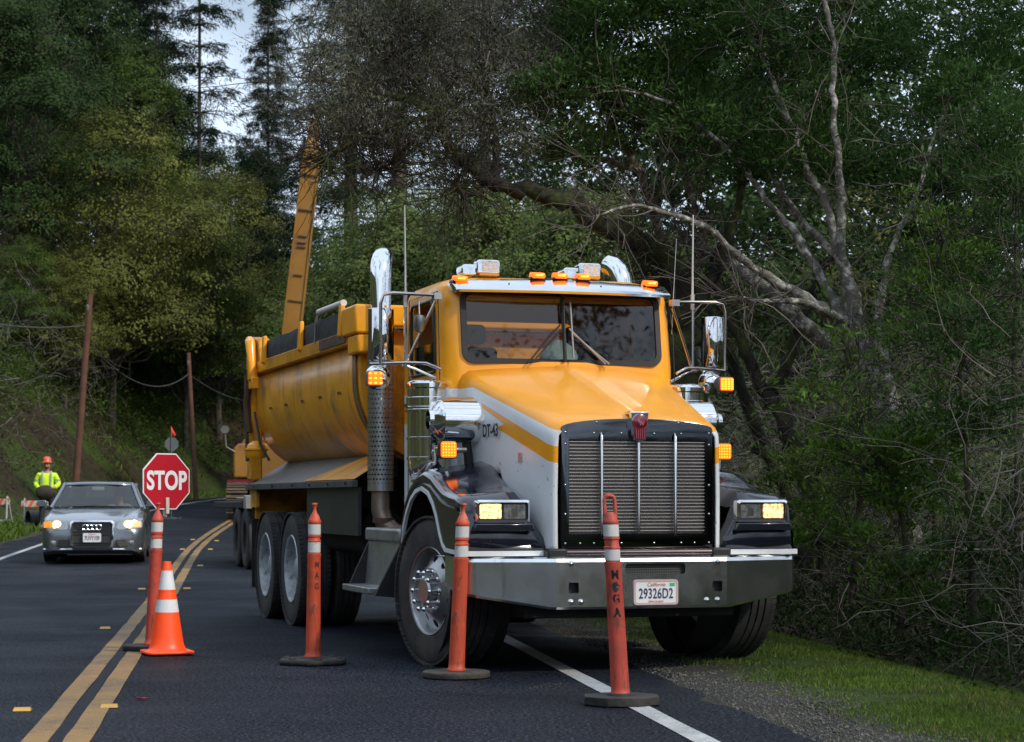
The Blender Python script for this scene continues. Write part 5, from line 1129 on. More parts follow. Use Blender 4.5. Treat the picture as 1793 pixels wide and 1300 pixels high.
# ============================================================ trailer glimpsed behind the truck
tx_, ty_ = at(436,950,34.5).x, 34.5
Q = empty('equipment_trailer', (tx_, ty_, float(roadz(35))), math.radians(14), 'flat trailer with grey fender and dark tyres just behind the dump truck', 'trailer')
m = MB(); m.box(-.02,2.2,-.2,5,.98,1.10); m.build('trailer_deck', M_frame, Q, bevel=.02)
m = MB(); m.box(-.10,.35,-.35,-.12,.98,1.20); m.box(-.10,.32,-.34,.9,1.14,1.17); m.build('fender', mat('pale_fender', (.30,.31,.32), .4, .5, dirt=.4), Q, bevel=.02)
for y in (.35,1.5):
    for x in (.10,2.0):
        wq = empty('trailer_wheel', (x, y, .5)); adopt(wq, Q); tyre_mb(.5,.26,0,4,40).build('tyre', M_tyre, wq); m = MB(); m.lathe([(.27,-.1),(.22,-.06),(.1,-.08),(0,-.09)], 'x', n=28); m.build('rim', M_frame, wq)
m = MB(); m.box(.3,1.8,-.1,4.8,.6,.98); m.build('trailer_frame', M_frame, Q)
# ============================================================ ground, road, markings
def add_attr(me, name, arr):
    a = me.attributes.new(name, 'FLOAT', 'POINT'); a.data.foreach_set('value', np.asarray(arr, dtype=np.float32))
def np_mesh(name, V, F, mats, parent=None, smooth=False):      # V (n,3), F (m,k) arrays
    me = bpy.data.meshes.new(name); V = np.ascontiguousarray(V, dtype=np.float32); F = np.ascontiguousarray(F, dtype=np.int32); k = F.shape[1]
    me.vertices.add(len(V)); me.vertices.foreach_set('co', V.ravel()); me.loops.add(F.size); me.loops.foreach_set('vertex_index', F.ravel())
    me.polygons.add(len(F)); me.polygons.foreach_set('loop_start', np.arange(len(F), dtype=np.int32)*k); me.polygons.foreach_set('loop_total', np.full(len(F), k, dtype=np.int32))
    if smooth: me.polygons.foreach_set('use_smooth', [True]*len(F))
    me.update(calc_edges=True)
    for m_ in (mats if isinstance(mats, (list, tuple)) else [mats]): me.materials.append(m_)
    o = bpy.data.objects.new(name, me); COL.objects.link(o)
    if parent is not None: adopt(o, parent)
    return o
def lines(a, b, c, d, fine, coarse):
    out_ = list(np.arange(b, c, fine)); x = c; st_ = fine
    while x < d: out_.append(x); st_ = min(st_*1.12, coarse); x += st_
    out_.append(d); x = b; st_ = fine; pre = []
    while x > a: st_ = min(st_*1.12, coarse); x -= st_; pre.append(max(x, a))
    return np.unique(np.array(pre+out_))
gxs = lines(-400, -4, 8, 400, .22, 14); gys = lines(-300, 8, 24, 700, .28, 14)
gxs = np.unique(np.concatenate([gxs, np.arange(-26, -4, .7), np.arange(8, 24, .8)])); gys = np.unique(np.concatenate([gys, np.arange(24, 115, .8)]))
X, Y = np.meshgrid(gxs, gys); Dg = sdist(X.ravel(), Y.ravel()); Z = ground(X.ravel(), Y.ravel()); rgn = np.random.default_rng(1)
Z += np.where((Dg > 4.0) | (Dg < -4.6), rgn.normal(0, .008, Z.shape), 0); Z -= np.where((Dg < 3.4) & (Dg > -3.8), .05, 0.0)
nx, ny = len(gxs), len(gys); ii = (np.arange(ny-1)[:, None]*nx+np.arange(nx-1)[None]).ravel()
M_ground = bpy.data.materials.new('verge_ground'); M_ground.use_nodes = True; t = M_ground.node_tree; b_ = t.nodes['Principled BSDF']; b_.inputs['Roughness'].default_value = .95; b_.inputs['Specular IOR Level'].default_value = .2
tc = N(t, 'ShaderNodeTexCoord'); at_ = N(t, 'ShaderNodeAttribute', attribute_name='dist')
def noise(sc, det=5, r=.6):
    n = N(t, 'ShaderNodeTexNoise'); n.inputs['Scale'].default_value = sc; n.inputs['Detail'].default_value = det; n.inputs['Roughness'].default_value = r; t.links.new(tc.outputs['Object'], n.inputs['Vector']); return n.outputs[0]
def ramp(src, stops):
    r = N(t, 'ShaderNodeValToRGB'); e = r.color_ramp.elements; e[0].position, e[0].color = stops[0][0], (*stops[0][1], 1); e[1].position, e[1].color = stops[1][0], (*stops[1][1], 1)
    for p, c in stops[2:]: q = e.new(p); q.color = (*c, 1)
    t.links.new(src, r.inputs[0]); return r.outputs[0]
def mixc(f, a, b):
    m_ = N(t, 'ShaderNodeMix', data_type='RGBA'); t.links.new(f, m_.inputs[0])
    t.links.new(a, m_.inputs[6]); t.links.new(b, m_.inputs[7]); return m_.outputs[2]
grav = ramp(noise(45, 6, .85), [(.38,(.012,.0115,.011)),(.5,(.042,.040,.036)),(.62,(.12,.115,.105))])
gras = ramp(noise(5, 7), [(.3,(.018,.026,.006)),(.5,(.035,.060,.010)),(.72,(.055,.085,.016))])
leaf = ramp(noise(3, 8), [(.3,(.014,.011,.007)),(.5,(.032,.023,.013)),(.72,(.035,.045,.014))])
dn = math_node(t, 'MULTIPLY_ADD', noise(1.1, 6), 1.6, -.8); dd = math_node(t, 'ADD', at_.outputs['Fac'], dn)
def step(src, a, b):
    m_ = N(t, 'ShaderNodeMapRange', interpolation_type='SMOOTHSTEP'); m_.inputs[1].default_value = a; m_.inputs[2].default_value = b; t.links.new(src, m_.inputs[0]); return m_.outputs[0]
adst = math_node(t, 'ABSOLUTE', dd); c1 = mixc(step(adst, 4.15, 4.7), grav, gras); c2 = mixc(step(adst, 5.9, 7.2), c1, leaf)
patch = math_node(t, 'MULTIPLY', step(noise(.16, 3), .47, .56), step(dd, -4, -5)); c3 = mixc(patch, c2, gras)
t.links.new(c3, b_.inputs['Base Color']); bp = N(t, 'ShaderNodeBump'); bp.inputs['Strength'].default_value = .8; bp.inputs['Distance'].default_value = .03; t.links.new(noise(60, 4, .8), bp.inputs['Height']); t.links.new(bp.outputs[0], b_.inputs['Normal'])
g = np_mesh('ground', np.stack([X.ravel(), Y.ravel(), Z], 1), np.stack([ii, ii+1, ii+nx+1, ii+nx], 1), M_ground, smooth=True); add_attr(g.data, 'dist', Dg); g['kind'] = 'structure'

# road strip follows the course of the centre line
seg = np.linalg.norm(np.diff(CLn, axis=0), axis=1); cum = np.concatenate([[0], np.cumsum(seg)]); S = np.arange(0, cum[-1], .5)
cx = np.interp(S, cum, CLn[:, 0]); cy = np.interp(S, cum, CLn[:, 1])
k5 = np.ones(9)/9; 
txx = np.gradient(cx); tyy = np.gradient(cy); ln = np.hypot(txx, tyy); nxx, nyy = tyy/ln, -txx/ln
def strip(name, offs, mat_, dz, s0=0, s1=1e9, attr=True, wob=0, seed=0):
    sel = np.where((S >= s0) & (S <= s1))[0]; rg = np.random.default_rng(seed); V = []
    for k, d in enumerate(offs):
        w_ = rg.normal(0, wob, len(sel)) if wob and k in (0, len(offs)-1) else 0
        x = cx[sel]+nxx[sel]*(d+w_); y = cy[sel]+nyy[sel]*(d+w_); V.append(np.stack([x, y, roadz(y)+dz], 1))
    n = len(sel); V = np.concatenate(V); F = []
    for k in range(len(offs)-1):
        i = np.arange(n-1)+k*n; F.append(np.stack([i, i+n, i+n+1, i+1], 1))
    o = np_mesh(name, V, np.concatenate(F)[:, ::-1], mat_, smooth=True)
    U = np.concatenate([np.full(n, d) for d in offs]); add_attr(o.data, 'across', U); o['kind'] = 'structure'; return o
M_asph = bpy.data.materials.new('asphalt'); M_asph.use_nodes = True; t = M_asph.node_tree; b_ = t.nodes['Principled BSDF']; b_.inputs['Specular IOR Level'].default_value = .07
tc = N(t, 'ShaderNodeTexCoord')
a0 = math_node(t, 'MULTIPLY_ADD', noise(48, 2, .5), .65, math_node(t, 'MULTIPLY', noise(150, 2, .5), .35)); a1 = ramp(a0, [(.36,(.0008,.001,.002)),(.5,(.0042,.0058,.0102)),(.62,(.052,.062,.085))]); big = ramp(noise(.45, 8, .7), [(.32,(.62,.62,.66)),(.68,(1.2,1.2,1.2))])
mm = N(t, 'ShaderNodeMix', data_type='RGBA', blend_type='MULTIPLY'); mm.inputs[0].default_value = 1; t.links.new(a1, mm.inputs[6]); t.links.new(big, mm.inputs[7])
ac = N(t, 'ShaderNodeAttribute', attribute_name='across'); ab = math_node(t, 'ABSOLUTE', math_node(t, 'SUBTRACT', math_node(t, 'ABSOLUTE', ac.outputs['Fac']), 1.7)); wt = ramp(ab, [(.3,(1.12,1.12,1.12)),(.95,(.92,.92,.92))])
m9 = N(t, 'ShaderNodeMix', data_type='RGBA', blend_type='MULTIPLY'); m9.inputs[0].default_value = 1; t.links.new(mm.outputs[2], m9.inputs[6]); t.links.new(wt, m9.inputs[7]); t.links.new(m9.outputs[2], b_.inputs['Base Color'])
rr_ = N(t, 'ShaderNodeMapRange'); rr_.inputs[1].default_value = .3; rr_.inputs[2].default_value = .7; rr_.inputs[3].default_value = .50; rr_.inputs[4].default_value = .72; t.links.new(noise(.6, 6), rr_.inputs[0]); t.links.new(rr_.outputs[0], b_.inputs['Roughness'])
bp = N(t, 'ShaderNodeBump'); bp.inputs['Strength'].default_value = 1; bp.inputs['Distance'].default_value = .012; t.links.new(a0, bp.inputs['Height']); t.links.new(bp.outputs[0], b_.inputs['Normal'])
strip('road', [-4.15,-3,-1.7,0,1.7,3,3.78], M_asph, .002, wob=.07)
def paint(name, col, wear=.5, wcol=(.03,.03,.034)):
    m_ = mat(name, col, .55, var=.14, vscale=14, bump=.5, bscale=120); t = m_.node_tree; b_ = t.nodes['Principled BSDF']; base = b_.inputs['Base Color'].links[0].from_socket
    tc = N(t, 'ShaderNodeTexCoord')
    def nz(sc, d=6, r=.75):
        n = N(t, 'ShaderNodeTexNoise'); n.inputs['Scale'].default_value = sc; n.inputs['Detail'].default_value = d; n.inputs['Roughness'].default_value = r; t.links.new(tc.outputs['Object'], n.inputs['Vector']); return n.outputs[0]
    f = math_node(t, 'MULTIPLY_ADD', nz(1.2), .5, math_node(t, 'MULTIPLY', nz(110, 3), .62)); mk = N(t, 'ShaderNodeMapRange'); mk.inputs[1].default_value = .52; mk.inputs[2].default_value = .66; mk.inputs[4].default_value = wear; t.links.new(f, mk.inputs[0])
    mx = N(t, 'ShaderNodeMix', data_type='RGBA'); mx.inputs[7].default_value = (*wcol, 1); t.links.new(mk.outputs[0], mx.inputs[0]); t.links.new(base, mx.inputs[6]); t.links.new(mx.outputs[2], b_.inputs['Base Color']); return m_
M_yel = paint('yellow_line_paint', (.30,.165,.035), .85); M_wl = paint('white_line_paint', (.46,.47,.48), .55)
strip('yellow_line', [-.168,-.038], M_yel, .007, wob=.003, seed=1); strip('yellow_line', [.038,.168], M_yel, .007, wob=.003, seed=2)
strip('white_line', [3.12,3.25], M_wl, .007, wob=.003, seed=3); strip('white_line', [-3.42,-3.30], M_wl, .007, wob=.003, seed=4)
strip('tar_seam', [-.034,.034], mat('tar_seam', (.006,.007,.013), .6, spec=.12, var=.3, vscale=20, bump=.4, bscale=60), .006, wob=.003, seed=5)
# raised reflectors
M_rf = mat('reflector_yellow', (.52,.30,.05), .35, dirt=.3)
proto = None
for u, v, lab in ((40,1246,'nearest left yellow road reflector at the bottom left corner'),(192,1240,'nearest yellow road reflector just right of the double line'),(185,1102,'yellow road reflector left of the double line, level with the cone base'),(249,1033,'yellow road reflector left of the orange post, beyond the cone'),(328,1032,'yellow road reflector to the right of the cone top'),(351,992,'small road reflector right of the lines beside the car'),(320,963,'small road reflector left of the lines, right of the car'),(369,963,'small distant road reflector right of the lines'),(338,946,'tiny far road reflector left of the lines'),(380,948,'tiny far road reflector right of the lines')):
    Yr = 10.0
    for _ in range(60): Yr = (1.2-float(roadz(Yr)))*3750/(v-875) if _ < 2 else Yr*.7+.3*(1.2-float(roadz(Yr)))*3750/(v-875)
    p = at(u, v, Yr)
    if proto is None:
        m = MB(); m.loft([[(-.05,-.05,0),(.05,-.05,0),(.05,.05,0),(-.05,.05,0)],[(-.045,-.022,.017),(.045,-.022,.017),(.045,.022,.017),(-.045,.022,.017)]], closed=True, caps=True); m.build
        proto = m.build('road_reflector', M_rf, None, smooth=0); o = proto
    else: o = proto.copy(); COL.objects.link(o)
    o.location = (p.x, Yr, float(roadz(Yr))+.006); o.rotation_euler = (0, 0, .13); tag(o, lab, 'road reflector', 'raised reflectors along the double yellow line')
m = MB(); m.prism([(-.035,-.01),(.0,-.02),(.035,0),(.02,.018),(-.02,.015)], 'z', 0, .01); o = m.build('broken_lens', M_red, None, bevel=.002); o.location = (at(250,1226,12.8).x, 12.8, .008); tag(o, 'small red plastic fragment lying on the near asphalt', 'debris')
# dirt scraped near the excavator
# loose gravel on the right shoulder
rg = np.random.default_rng(7)
def scatter_strip(n, d0, d1, y0, y1, rg):
    y = y0+(y1-y0)*rg.random(n)**1.4; xc = np.interp(y, CLn[:, 1][:len(CLn)//2+20], CLn[:, 0][:len(CLn)//2+20]); d = d0+(d1-d0)*rg.random(n); return xc+d*1.0085, y, d
n = 26000; gx_, gy_, gd = scatter_strip(n, 3.72, 4.75, 9.5, 30, rg)
cut_ = rg.random(n) < np.clip((4.9-gd)/.5, 0, 1); gx_, gy_ = gx_[cut_], gy_[cut_]; n = len(gx_)
gzz = ground(gx_, gy_); s_ = .003+.010*rg.random(n)**3
base = np.array([(1,0,0),(-.6,.8,0),(-.6,-.8,.1),(0,0,.9),(.1,.1,-.7)]); fc = np.array([(0,1,3),(1,2,3),(2,0,3),(1,0,4),(2,1,4),(0,2,4)])
an = rg.random(n)*2*PI; ca, sa = np.cos(an), np.sin(an); V = np.empty((n,5,3)); bb = base[None]*(1+.5*(rg.random((n,5,3))-.5))
V[:,:,0] = gx_[:,None]+s_[:,None]*(bb[:,:,0]*ca[:,None]-bb[:,:,1]*sa[:,None]); V[:,:,1] = gy_[:,None]+s_[:,None]*(bb[:,:,0]*sa[:,None]+bb[:,:,1]*ca[:,None]); V[:,:,2] = gzz[:,None]+s_[:,None]*bb[:,:,2]+.002
o = np_mesh('gravel', V.reshape(-1,3), (fc[None]+5*np.arange(n)[:,None,None]).reshape(-1,3), mat('gravel_stone', (.085,.082,.075), .9, var=.2, island=.5)); o['kind'] = 'stuff'
# ============================================================ grass blades
M_grass = mat('grass_blade', (.072,.128,.008), .6, var=.3, vscale=1.5, island=.45, trans=.3)
def grass(name, x, y, hmin, hmax, wd, rg, m_=None):
    n = len(x); z = ground(x, y); h = hmin+(hmax-hmin)*rg.random(n)**1.5; a = rg.random(n)*2*PI; w_ = wd*(.6+.8*rg.random(n)); lean = rg.normal(0, .35, (n,2))*h[:,None]
    V = np.empty((n,4,3)); dx, dy = np.cos(a)*w_, np.sin(a)*w_
    V[:,0] = np.stack([x-dx, y-dy, z-.005], 1); V[:,1] = np.stack([x+dx, y+dy, z-.005], 1); V[:,2] = np.stack([x+dx*.6+lean[:,0]*.4, y+dy*.6+lean[:,1]*.4, z+h*.6], 1); V[:,3] = np.stack([x+lean[:,0], y+lean[:,1], z+h], 1)
    F = np.array([(0,1,2),(0,2,3)])[None]+4*np.arange(n)[:,None,None]; o = np_mesh(name, V.reshape(-1,3), F.reshape(-1,3), m_ or M_grass); o['kind'] = 'stuff'; return o
x, y, d = scatter_strip(260000, 4.12, 6.5, 9.5, 34, rg); k = rg.random(len(d)) < np.clip((d-4.1)/.5, 0, 1)*(.55+.45*np.sin(x*3+np.sin(y*2.3)*2)); x, y, d = x[k], y[k], d[k]
pt = np.sin(x*2.1+1.7*np.sin(y*1.1))*np.sin(y*.9+x) > .25; dry = rg.random(len(x)) < np.where(pt, .16, .03); grass('verge_grass', x[~dry], y[~dry], .012, .045, .0026, rg); grass('dry_grass', x[dry], y[dry], .010, .04, .003, rg, mat('dry_grass_blade', (.16,.12,.05), .8, island=.4))
x, y, d = scatter_strip(60000, -16, -4.3, 34, 92, rg); x -= 0; pat = np.sin(x*.7+1.3)*np.sin(y*.23+.5)+.5*np.sin(x*1.9+y*.6); k = (pat > .05) | (d > -5.6); grass('bank_grass', x[k], y[k], .10, .32, .012, rg)

# ============================================================ foliage
def nrm(a): return a/np.maximum(np.linalg.norm(a, axis=1, keepdims=True), 1e-9)
def leaves(C, Dr, L, W, rg, face=None):
    n = len(C); Dr = nrm(Dr); r = nrm(np.cross(Dr, rg.normal(0, 1, (n,3)) if face is None else face+rg.normal(0, .22, (n,3)))); L = L*(.7+.6*rg.random((n,1))); W = W*(.7+.6*rg.random((n,1))); dn_ = np.array([[0,0,-1.0]])
    V = np.empty((n,4,3)); V[:,0] = C; V[:,1] = C+Dr*L*.45+r*W*.5; V[:,2] = C+Dr*L+dn_*L*.12; V[:,3] = C+Dr*L*.45-r*W*.5
    return V.reshape(-1,3), (np.arange(4)[None]+4*np.arange(n)[:,None])
def blob_clusters(blobs, per, rg, shell=.55, flat=.8):
    Cs, Os = [], []
    for (x, y, z, r) in blobs:
        n = max(3, int(per*r*r)); d = nrm(rg.normal(0, 1, (n,3))); d[:,2] = np.abs(d[:,2])*.9-.25*(rg.random(n)); d = nrm(d)
        q = (shell+(1-shell)*rg.random((n,1))**.6)*r*(1+.18*rg.normal(0,1,(n,1))); p = d*q; p[:,2] *= flat; Cs.append(p+np.array([[x,y,z]])); Os.append(d)
    return np.concatenate(Cs), np.concatenate(Os)
def cl_leaves(C, O, k, rad, L, W, rg, up=.35, spread=.9, flat=False):
    n = len(C)
    if flat:      # leaves of a far crown lie roughly along its surface, so that each bough has a lit top and a shaded underside
        Oo = nrm(np.repeat(O, k, 0)+np.array([[0,0,.45]])); P = np.repeat(C, k, 0)+rg.normal(0, 1, (n*k,3))*rad*np.array([[1,1,.6]]); D_ = rg.normal(0, 1, (n*k,3)); D_ -= Oo*(D_*Oo).sum(1, keepdims=True)*.85; return leaves(P, D_, L, W, rg, Oo)
    P = np.repeat(C, k, 0)+rg.normal(0, 1, (n*k,3))*rad*np.array([[1,1,.6]]); D_ = np.repeat(O, k, 0)*.6+rg.normal(0, spread, (n*k,3))*.7+np.array([[0,0,up]]); return leaves(P, D_, L, W, rg)
def twig_tubes(mb, starts, ends, r0, r1, rg, n=4, wob=.08, steps=3):
    for a, b in zip(starts, ends):
        a, b = Vector(a), Vector(b); Ld = (b-a).length; pts = [a]
        for k in range(1, steps): pts.append(a.lerp(b, k/steps)+Vector(rg.normal(0, wob*Ld, 3))+Vector((0,0,.06*Ld)))
        pts.append(b); mb.tube(pts, list(np.linspace(r0, r1, steps+1)), n, False)
def leafmat(name, col, isl=.5, tr=.35, rough=.45, vs_=.35):
    return mat(name, col, rough+.12, var=.5, vscale=vs_*2.2, island=isl*.6, trans=tr, spec=.14)
LM = dict(thicket_shade=leafmat('leaf_thicket_shade', (.018,.034,.009)), dark=leafmat('leaf_dark_green', (.028,.054,.014)), mid=leafmat('leaf_mid_green', (.060,.098,.018)), olive=leafmat('leaf_olive', (.118,.130,.030)), grey=leafmat('leaf_grey_brown', (.105,.108,.082), tr=.2, rough=.7), bay=leafmat('leaf_bay_green', (.031,.070,.015), vs_=.6, rough=.35), bayb=leafmat('leaf_bay_bright', (.062,.120,.016), vs_=.8, rough=.4), fir=leafmat('needle_green', (.014,.027,.014), tr=.15, rough=.7), pale=leafmat('leaf_pale_green', (.105,.145,.038)))  # first green is darkened: shade of the right thicket put into leaf colour
M_bark = mat('bark_grey_brown', (.055,.045,.037), .9, var=.4, vscale=3, bump=.8, bscale=12)
M_lich = mat('bark_lichen', (.11,.105,.09), .9, var=.45, vscale=6, bump=1, bscale=30, dirt=.9, dirtcol=(.50,.51,.47), dcut=.49, dscale=10)
M_moss = mat('bark_mossy', (.020,.017,.014), .95, var=.4, vscale=4, bump=.8, bscale=14, dirt=.75, dirtcol=(.055,.075,.012), dcut=.47, dscale=2.0)
M_twig = mat('twig_pale', (.10,.086,.074), .9, var=.45, vscale=1.2, island=.6)
M_twigd = mat('twig_dark', (.095,.09,.08), .9, var=.3, vscale=2, island=.5)
def crown_blobs(rg, H, R, nb, base=.35, cone=False):
    B_ = []
    for k in range(nb):
        a = rg.random()*2*PI; f = rg.random()**.5; zf = base+(1-base)*rg.random(); prof = math.sin(PI*min(.98, (zf-base)/(1-base)*.78+.2))
        if cone: prof = 1.1-(zf-base)/(1-base)
        r = R*(.22+.20*rg.random()); B_.append((math.cos(a)*f*R*prof*.8, math.sin(a)*f*R*prof*.8, zf*H, r))
    return B_
def broadleaf(name, seed, H, R, nb, lm, per=42, k=15, L=.13, W=.065, rad=.17, trunk=.12, base=.3, lean=0):
    rg = np.random.default_rng(seed); Bs = crown_blobs(rg, H, R, nb, base); T_ = empty(name)
    C, O = blob_clusters(Bs, per, rg, .78); V, F = cl_leaves(C, O, k, rad, L, W, rg, flat=True); np_mesh('crown', V, F, lm, T_)
    mb = MB(); mb.tube([(0,0,-.8),(.1,0,H*.2),(lean*.5,.1,H*.45),(lean,.0,H*.75)], [trunk*1.3,trunk,trunk*.7,trunk*.3], 9, False)
    for (x,y,z,r) in Bs: twig_tubes(mb, [(lean*.3,.05,max(H*.12,z*.45))], [(x,y,z)], trunk*.35, .02, rg, 5, .06, 5)
    sel = rg.choice(len(C), min(len(C), 260), False)
    for i in sel:
        b = min(Bs, key=lambda q: (q[0]-C[i][0])**2+(q[1]-C[i][1])**2+(q[2]-C[i][2])**2); twig_tubes(mb, [b[:3]], [C[i]+O[i]*.25], .018, .006, rg, 3, .07, 3)
    mb.build('trunk', M_bark, T_, smooth=60, fix=False); return T_
def conifer(name, seed, H, R, lm, trunk=.22, gap=.6, dens=1.0, bare=.25):
    rg = np.random.default_rng(seed); T_ = empty(name); mb = MB(); mb.tube([(0,0,-1),(0,0,H*.5),(0.05,0,H)], [trunk,trunk*.6,.02], 9, False); Cs, Ds = [], []
    z = H*bare
    while z < H*.985:
        fr_ = (z/H-bare)/(1-bare); ln = R*(1.05-fr_)*(.75+.5*rg.random()); nb = int(4+3*rg.random())
        a0 = rg.random()*2*PI
        for j in range(nb):
            a = a0+2*PI*j/nb+rg.normal(0,.25); l = max(.35, ln*(.55+.6*rg.random())); dz_ = -.25*l*(1-.6*fr_); e = np.array([math.cos(a)*l, math.sin(a)*l, dz_+.12*l]); mb.tube([(0,0,z),(e[0]*.5,e[1]*.5,z+e[2]*.5+.06*l),(e[0],e[1],z+e[2])], [.03*(1-fr_)+.012,.018,.005], 4, False)
            m_ = int(26*l*dens*(1 if rg.random() > .12 else .2)); u = rg.random((m_,1))**.7; p = np.array([[0,0,z]])+u*e[None]; p[:,2] += (u*(1-u)*.24*l)[:,0]
            side = np.cross(e/np.linalg.norm(e), [0,0,1]); sg = np.sign(rg.random((m_,1))-.5); wd_ = (1.05-u)*l*.30
            p2 = p+side[None]*sg*wd_*rg.random((m_,1)); p2[:,2] -= .12*rg.random(m_)*l*.5; Cs.append(np.repeat(p2, 7, 0)+rg.normal(0,.09,(m_*7,3))); Ds.append(np.repeat(e[None]/l*.5+side[None]*sg*.9, 7, 0)+rg.normal(0,.35,(m_*7,3))+np.array([[0,0,-.35]]))
        z += gap*(.7+.6*rg.random())*(1.15-fr_*.7)
    V, F = leaves(np.concatenate(Cs), np.concatenate(Ds), .26, .035, rg); np_mesh('crown', V, F, lm, T_); mb.build('trunk', M_bark, T_, smooth=60, fix=False); return T_
USED = set()
def place(proto_, u, Y, sc, label, cat='tree', group=None, rz=0, vt=None, sz=1.0):
    """first placing moves the tree itself, later ones copy it and its parts"""
    if proto_.name in USED: o = copy_tree(proto_)
    else: o = proto_; USED.add(proto_.name)
    x = (u-897)/3750*Y
    if vt is not None:      # crown height from where its tip shows at that distance
        h0 = max(c.data.vertices[i].co.z for c in CHILD[o.name] for i in range(0, len(c.data.vertices), 7)); sc = (1.2+(875-vt)/3750*Y-gz(x, Y))/h0
    o.location = (x, Y, gz(x, Y)-.1); o.scale = (sc, sc, sc*sz); o.rotation_euler = (0, 0, rz); tag(o, label, cat, group); return o
bA = broadleaf('broadleaf_tree', 11, 11, 4.3, 46, LM['mid'], per=30, k=16); bB = broadleaf('broadleaf_tree', 12, 10, 4.6, 46, LM['olive'], per=30, k=16, L=.12); bC = broadleaf('broadleaf_tree', 13, 12, 4.6, 50, LM['dark'], per=30, k=16); bD = broadleaf('broadleaf_tree', 14, 8, 4.0, 40, LM['pale'], per=34, k=16, L=.11)
cA = conifer('conifer_tree', 21, 24, 2.7, LM['fir'], bare=.12, gap=.55, dens=1.0, trunk=.13); cB = conifer('conifer_tree', 22, 26, 2.1, LM['fir'], gap=.8, dens=.75, bare=.15, trunk=.09)
lw = 'trees of the left hillside'
# left hillside, tree by tree
place(bC, 20, 84, 1.25, 'dark green broadleaf tree filling the upper left corner', group=lw, rz=.4, vt=-60)
place(bC, 95, 98, 1.45, 'tall dark broadleaf tree left of the twin conifers', group=lw, rz=2.0, vt=-90)
place(bB, 195, 86, 1.12, 'olive lit broadleaf tree rising above the leaning utility pole', group=lw, rz=1.1, vt=160)
place(bA, 50, 80, .75, 'mid green low tree on the bank at the left border', group=lw, rz=3.0, vt=400)
place(bA, 225, 99, 1.42, 'tall mid green tree between the olive tree and the conifers', group=lw, rz=.9, vt=50)
place(bB, 385, 94, 1.18, 'yellow green bushy tree left of the excavator arm', group=lw, rz=4.0, vt=265)
place(bA, 325, 91, .80, 'mid green tree above the far utility pole', group=lw, rz=5.2, vt=330)
place(bC, 440, 102, 1.0, 'dark tree at the bend directly left of the excavator arm', group=lw, rz=2.8, vt=240)
place(bB, 115, 82, .72, 'small olive tree just above the green bank', group=lw, rz=5.0, vt=420)
place(bC, 290, 108, 1.5, 'dark broadleaf tree standing below the twin conifers', group=lw, rz=1.4, vt=130)
for u, Y_, sc, lab, p_, r_ in ((275,104,1.12,'slim conifer against the bright sky, leftmost of the skyline conifers',cB,0),(350,100,1.22,'tall conifer in the middle of the sky gap',cB,2.1),(222,112,1.2,'dark conifer whose crown merges into the left woods',cA,3.3),(470,112,.86,'low conifer at the right side of the sky gap',cA,4.1)):
    place(p_, u, Y_, sc, lab, 'conifer', 'conifers on the skyline', r_)
cn = 'trees behind the truck'
place(bD, 705, 66, 1.02, 'bright green bushy tree above the left exhaust stack', group=cn, rz=.3, vt=310)
place(bD, 860, 60, .98, 'pale green tree behind the truck cab roof', group=cn, rz=2.2, vt=300)
place(bA, 612, 74, .86, 'mid green tree right of the excavator arm', group=cn, rz=1.9, vt=370)
place(bD, 1010, 55, .86, 'pale green tree right of the roof strobes', group=cn, rz=4.4, vt=310)
place(bD, 1180, 50, .66, 'green bushy tree behind the right truck mirror', group=cn, rz=5.4, vt=380)
place(bA, 770, 84, 1.0, 'dark green rounded tree in the gap behind the redwood trunk', group=cn, rz=3.9, vt=400)
place(bD, 1370, 44, .62, 'bright green bush tree right of the truck between the forked trunks', group=cn, rz=1.2, vt=430)
place(bB, 1520, 50, .75, 'olive tree on the right slope behind the lichened branches', group=cn, rz=0.2, vt=250)
place(bC, 150, 114, 1, 'tall dark broadleaf tree in the back row left of the conifers', group=lw, rz=.7, vt=-110)
place(bC, 75, 93, 1, 'dark round tree filling the left woods behind the small olive tree', group=lw, rz=2.5, vt=200)
place(bC, 10, 110, 1, 'tall dark broadleaf tree in the back row at the left border', group=lw, rz=3.7, vt=-120)
place(bC, 235, 120, 1, 'dark rounded tree in the back row under the conifer tips', group=lw, rz=5.7, vt=60)
# redwood with a thick trunk, dark boughs
rw = conifer('redwood_tree', 31, 22, 4.6, LM['fir'], trunk=.36, gap=.85, dens=.75, bare=.38); place(rw, 700, 84, 1.3, 'dark redwood with a thick straight trunk above the green trees', 'redwood')
rw2 = place(rw, 615, 100, 1.3, 'second dark redwood beyond the excavator arm tip', 'redwood', None, 2.2)
rw3 = place(rw, 850, 92, 1.3, 'dark redwood standing behind the grey brown crown', 'redwood', None, 4.0)
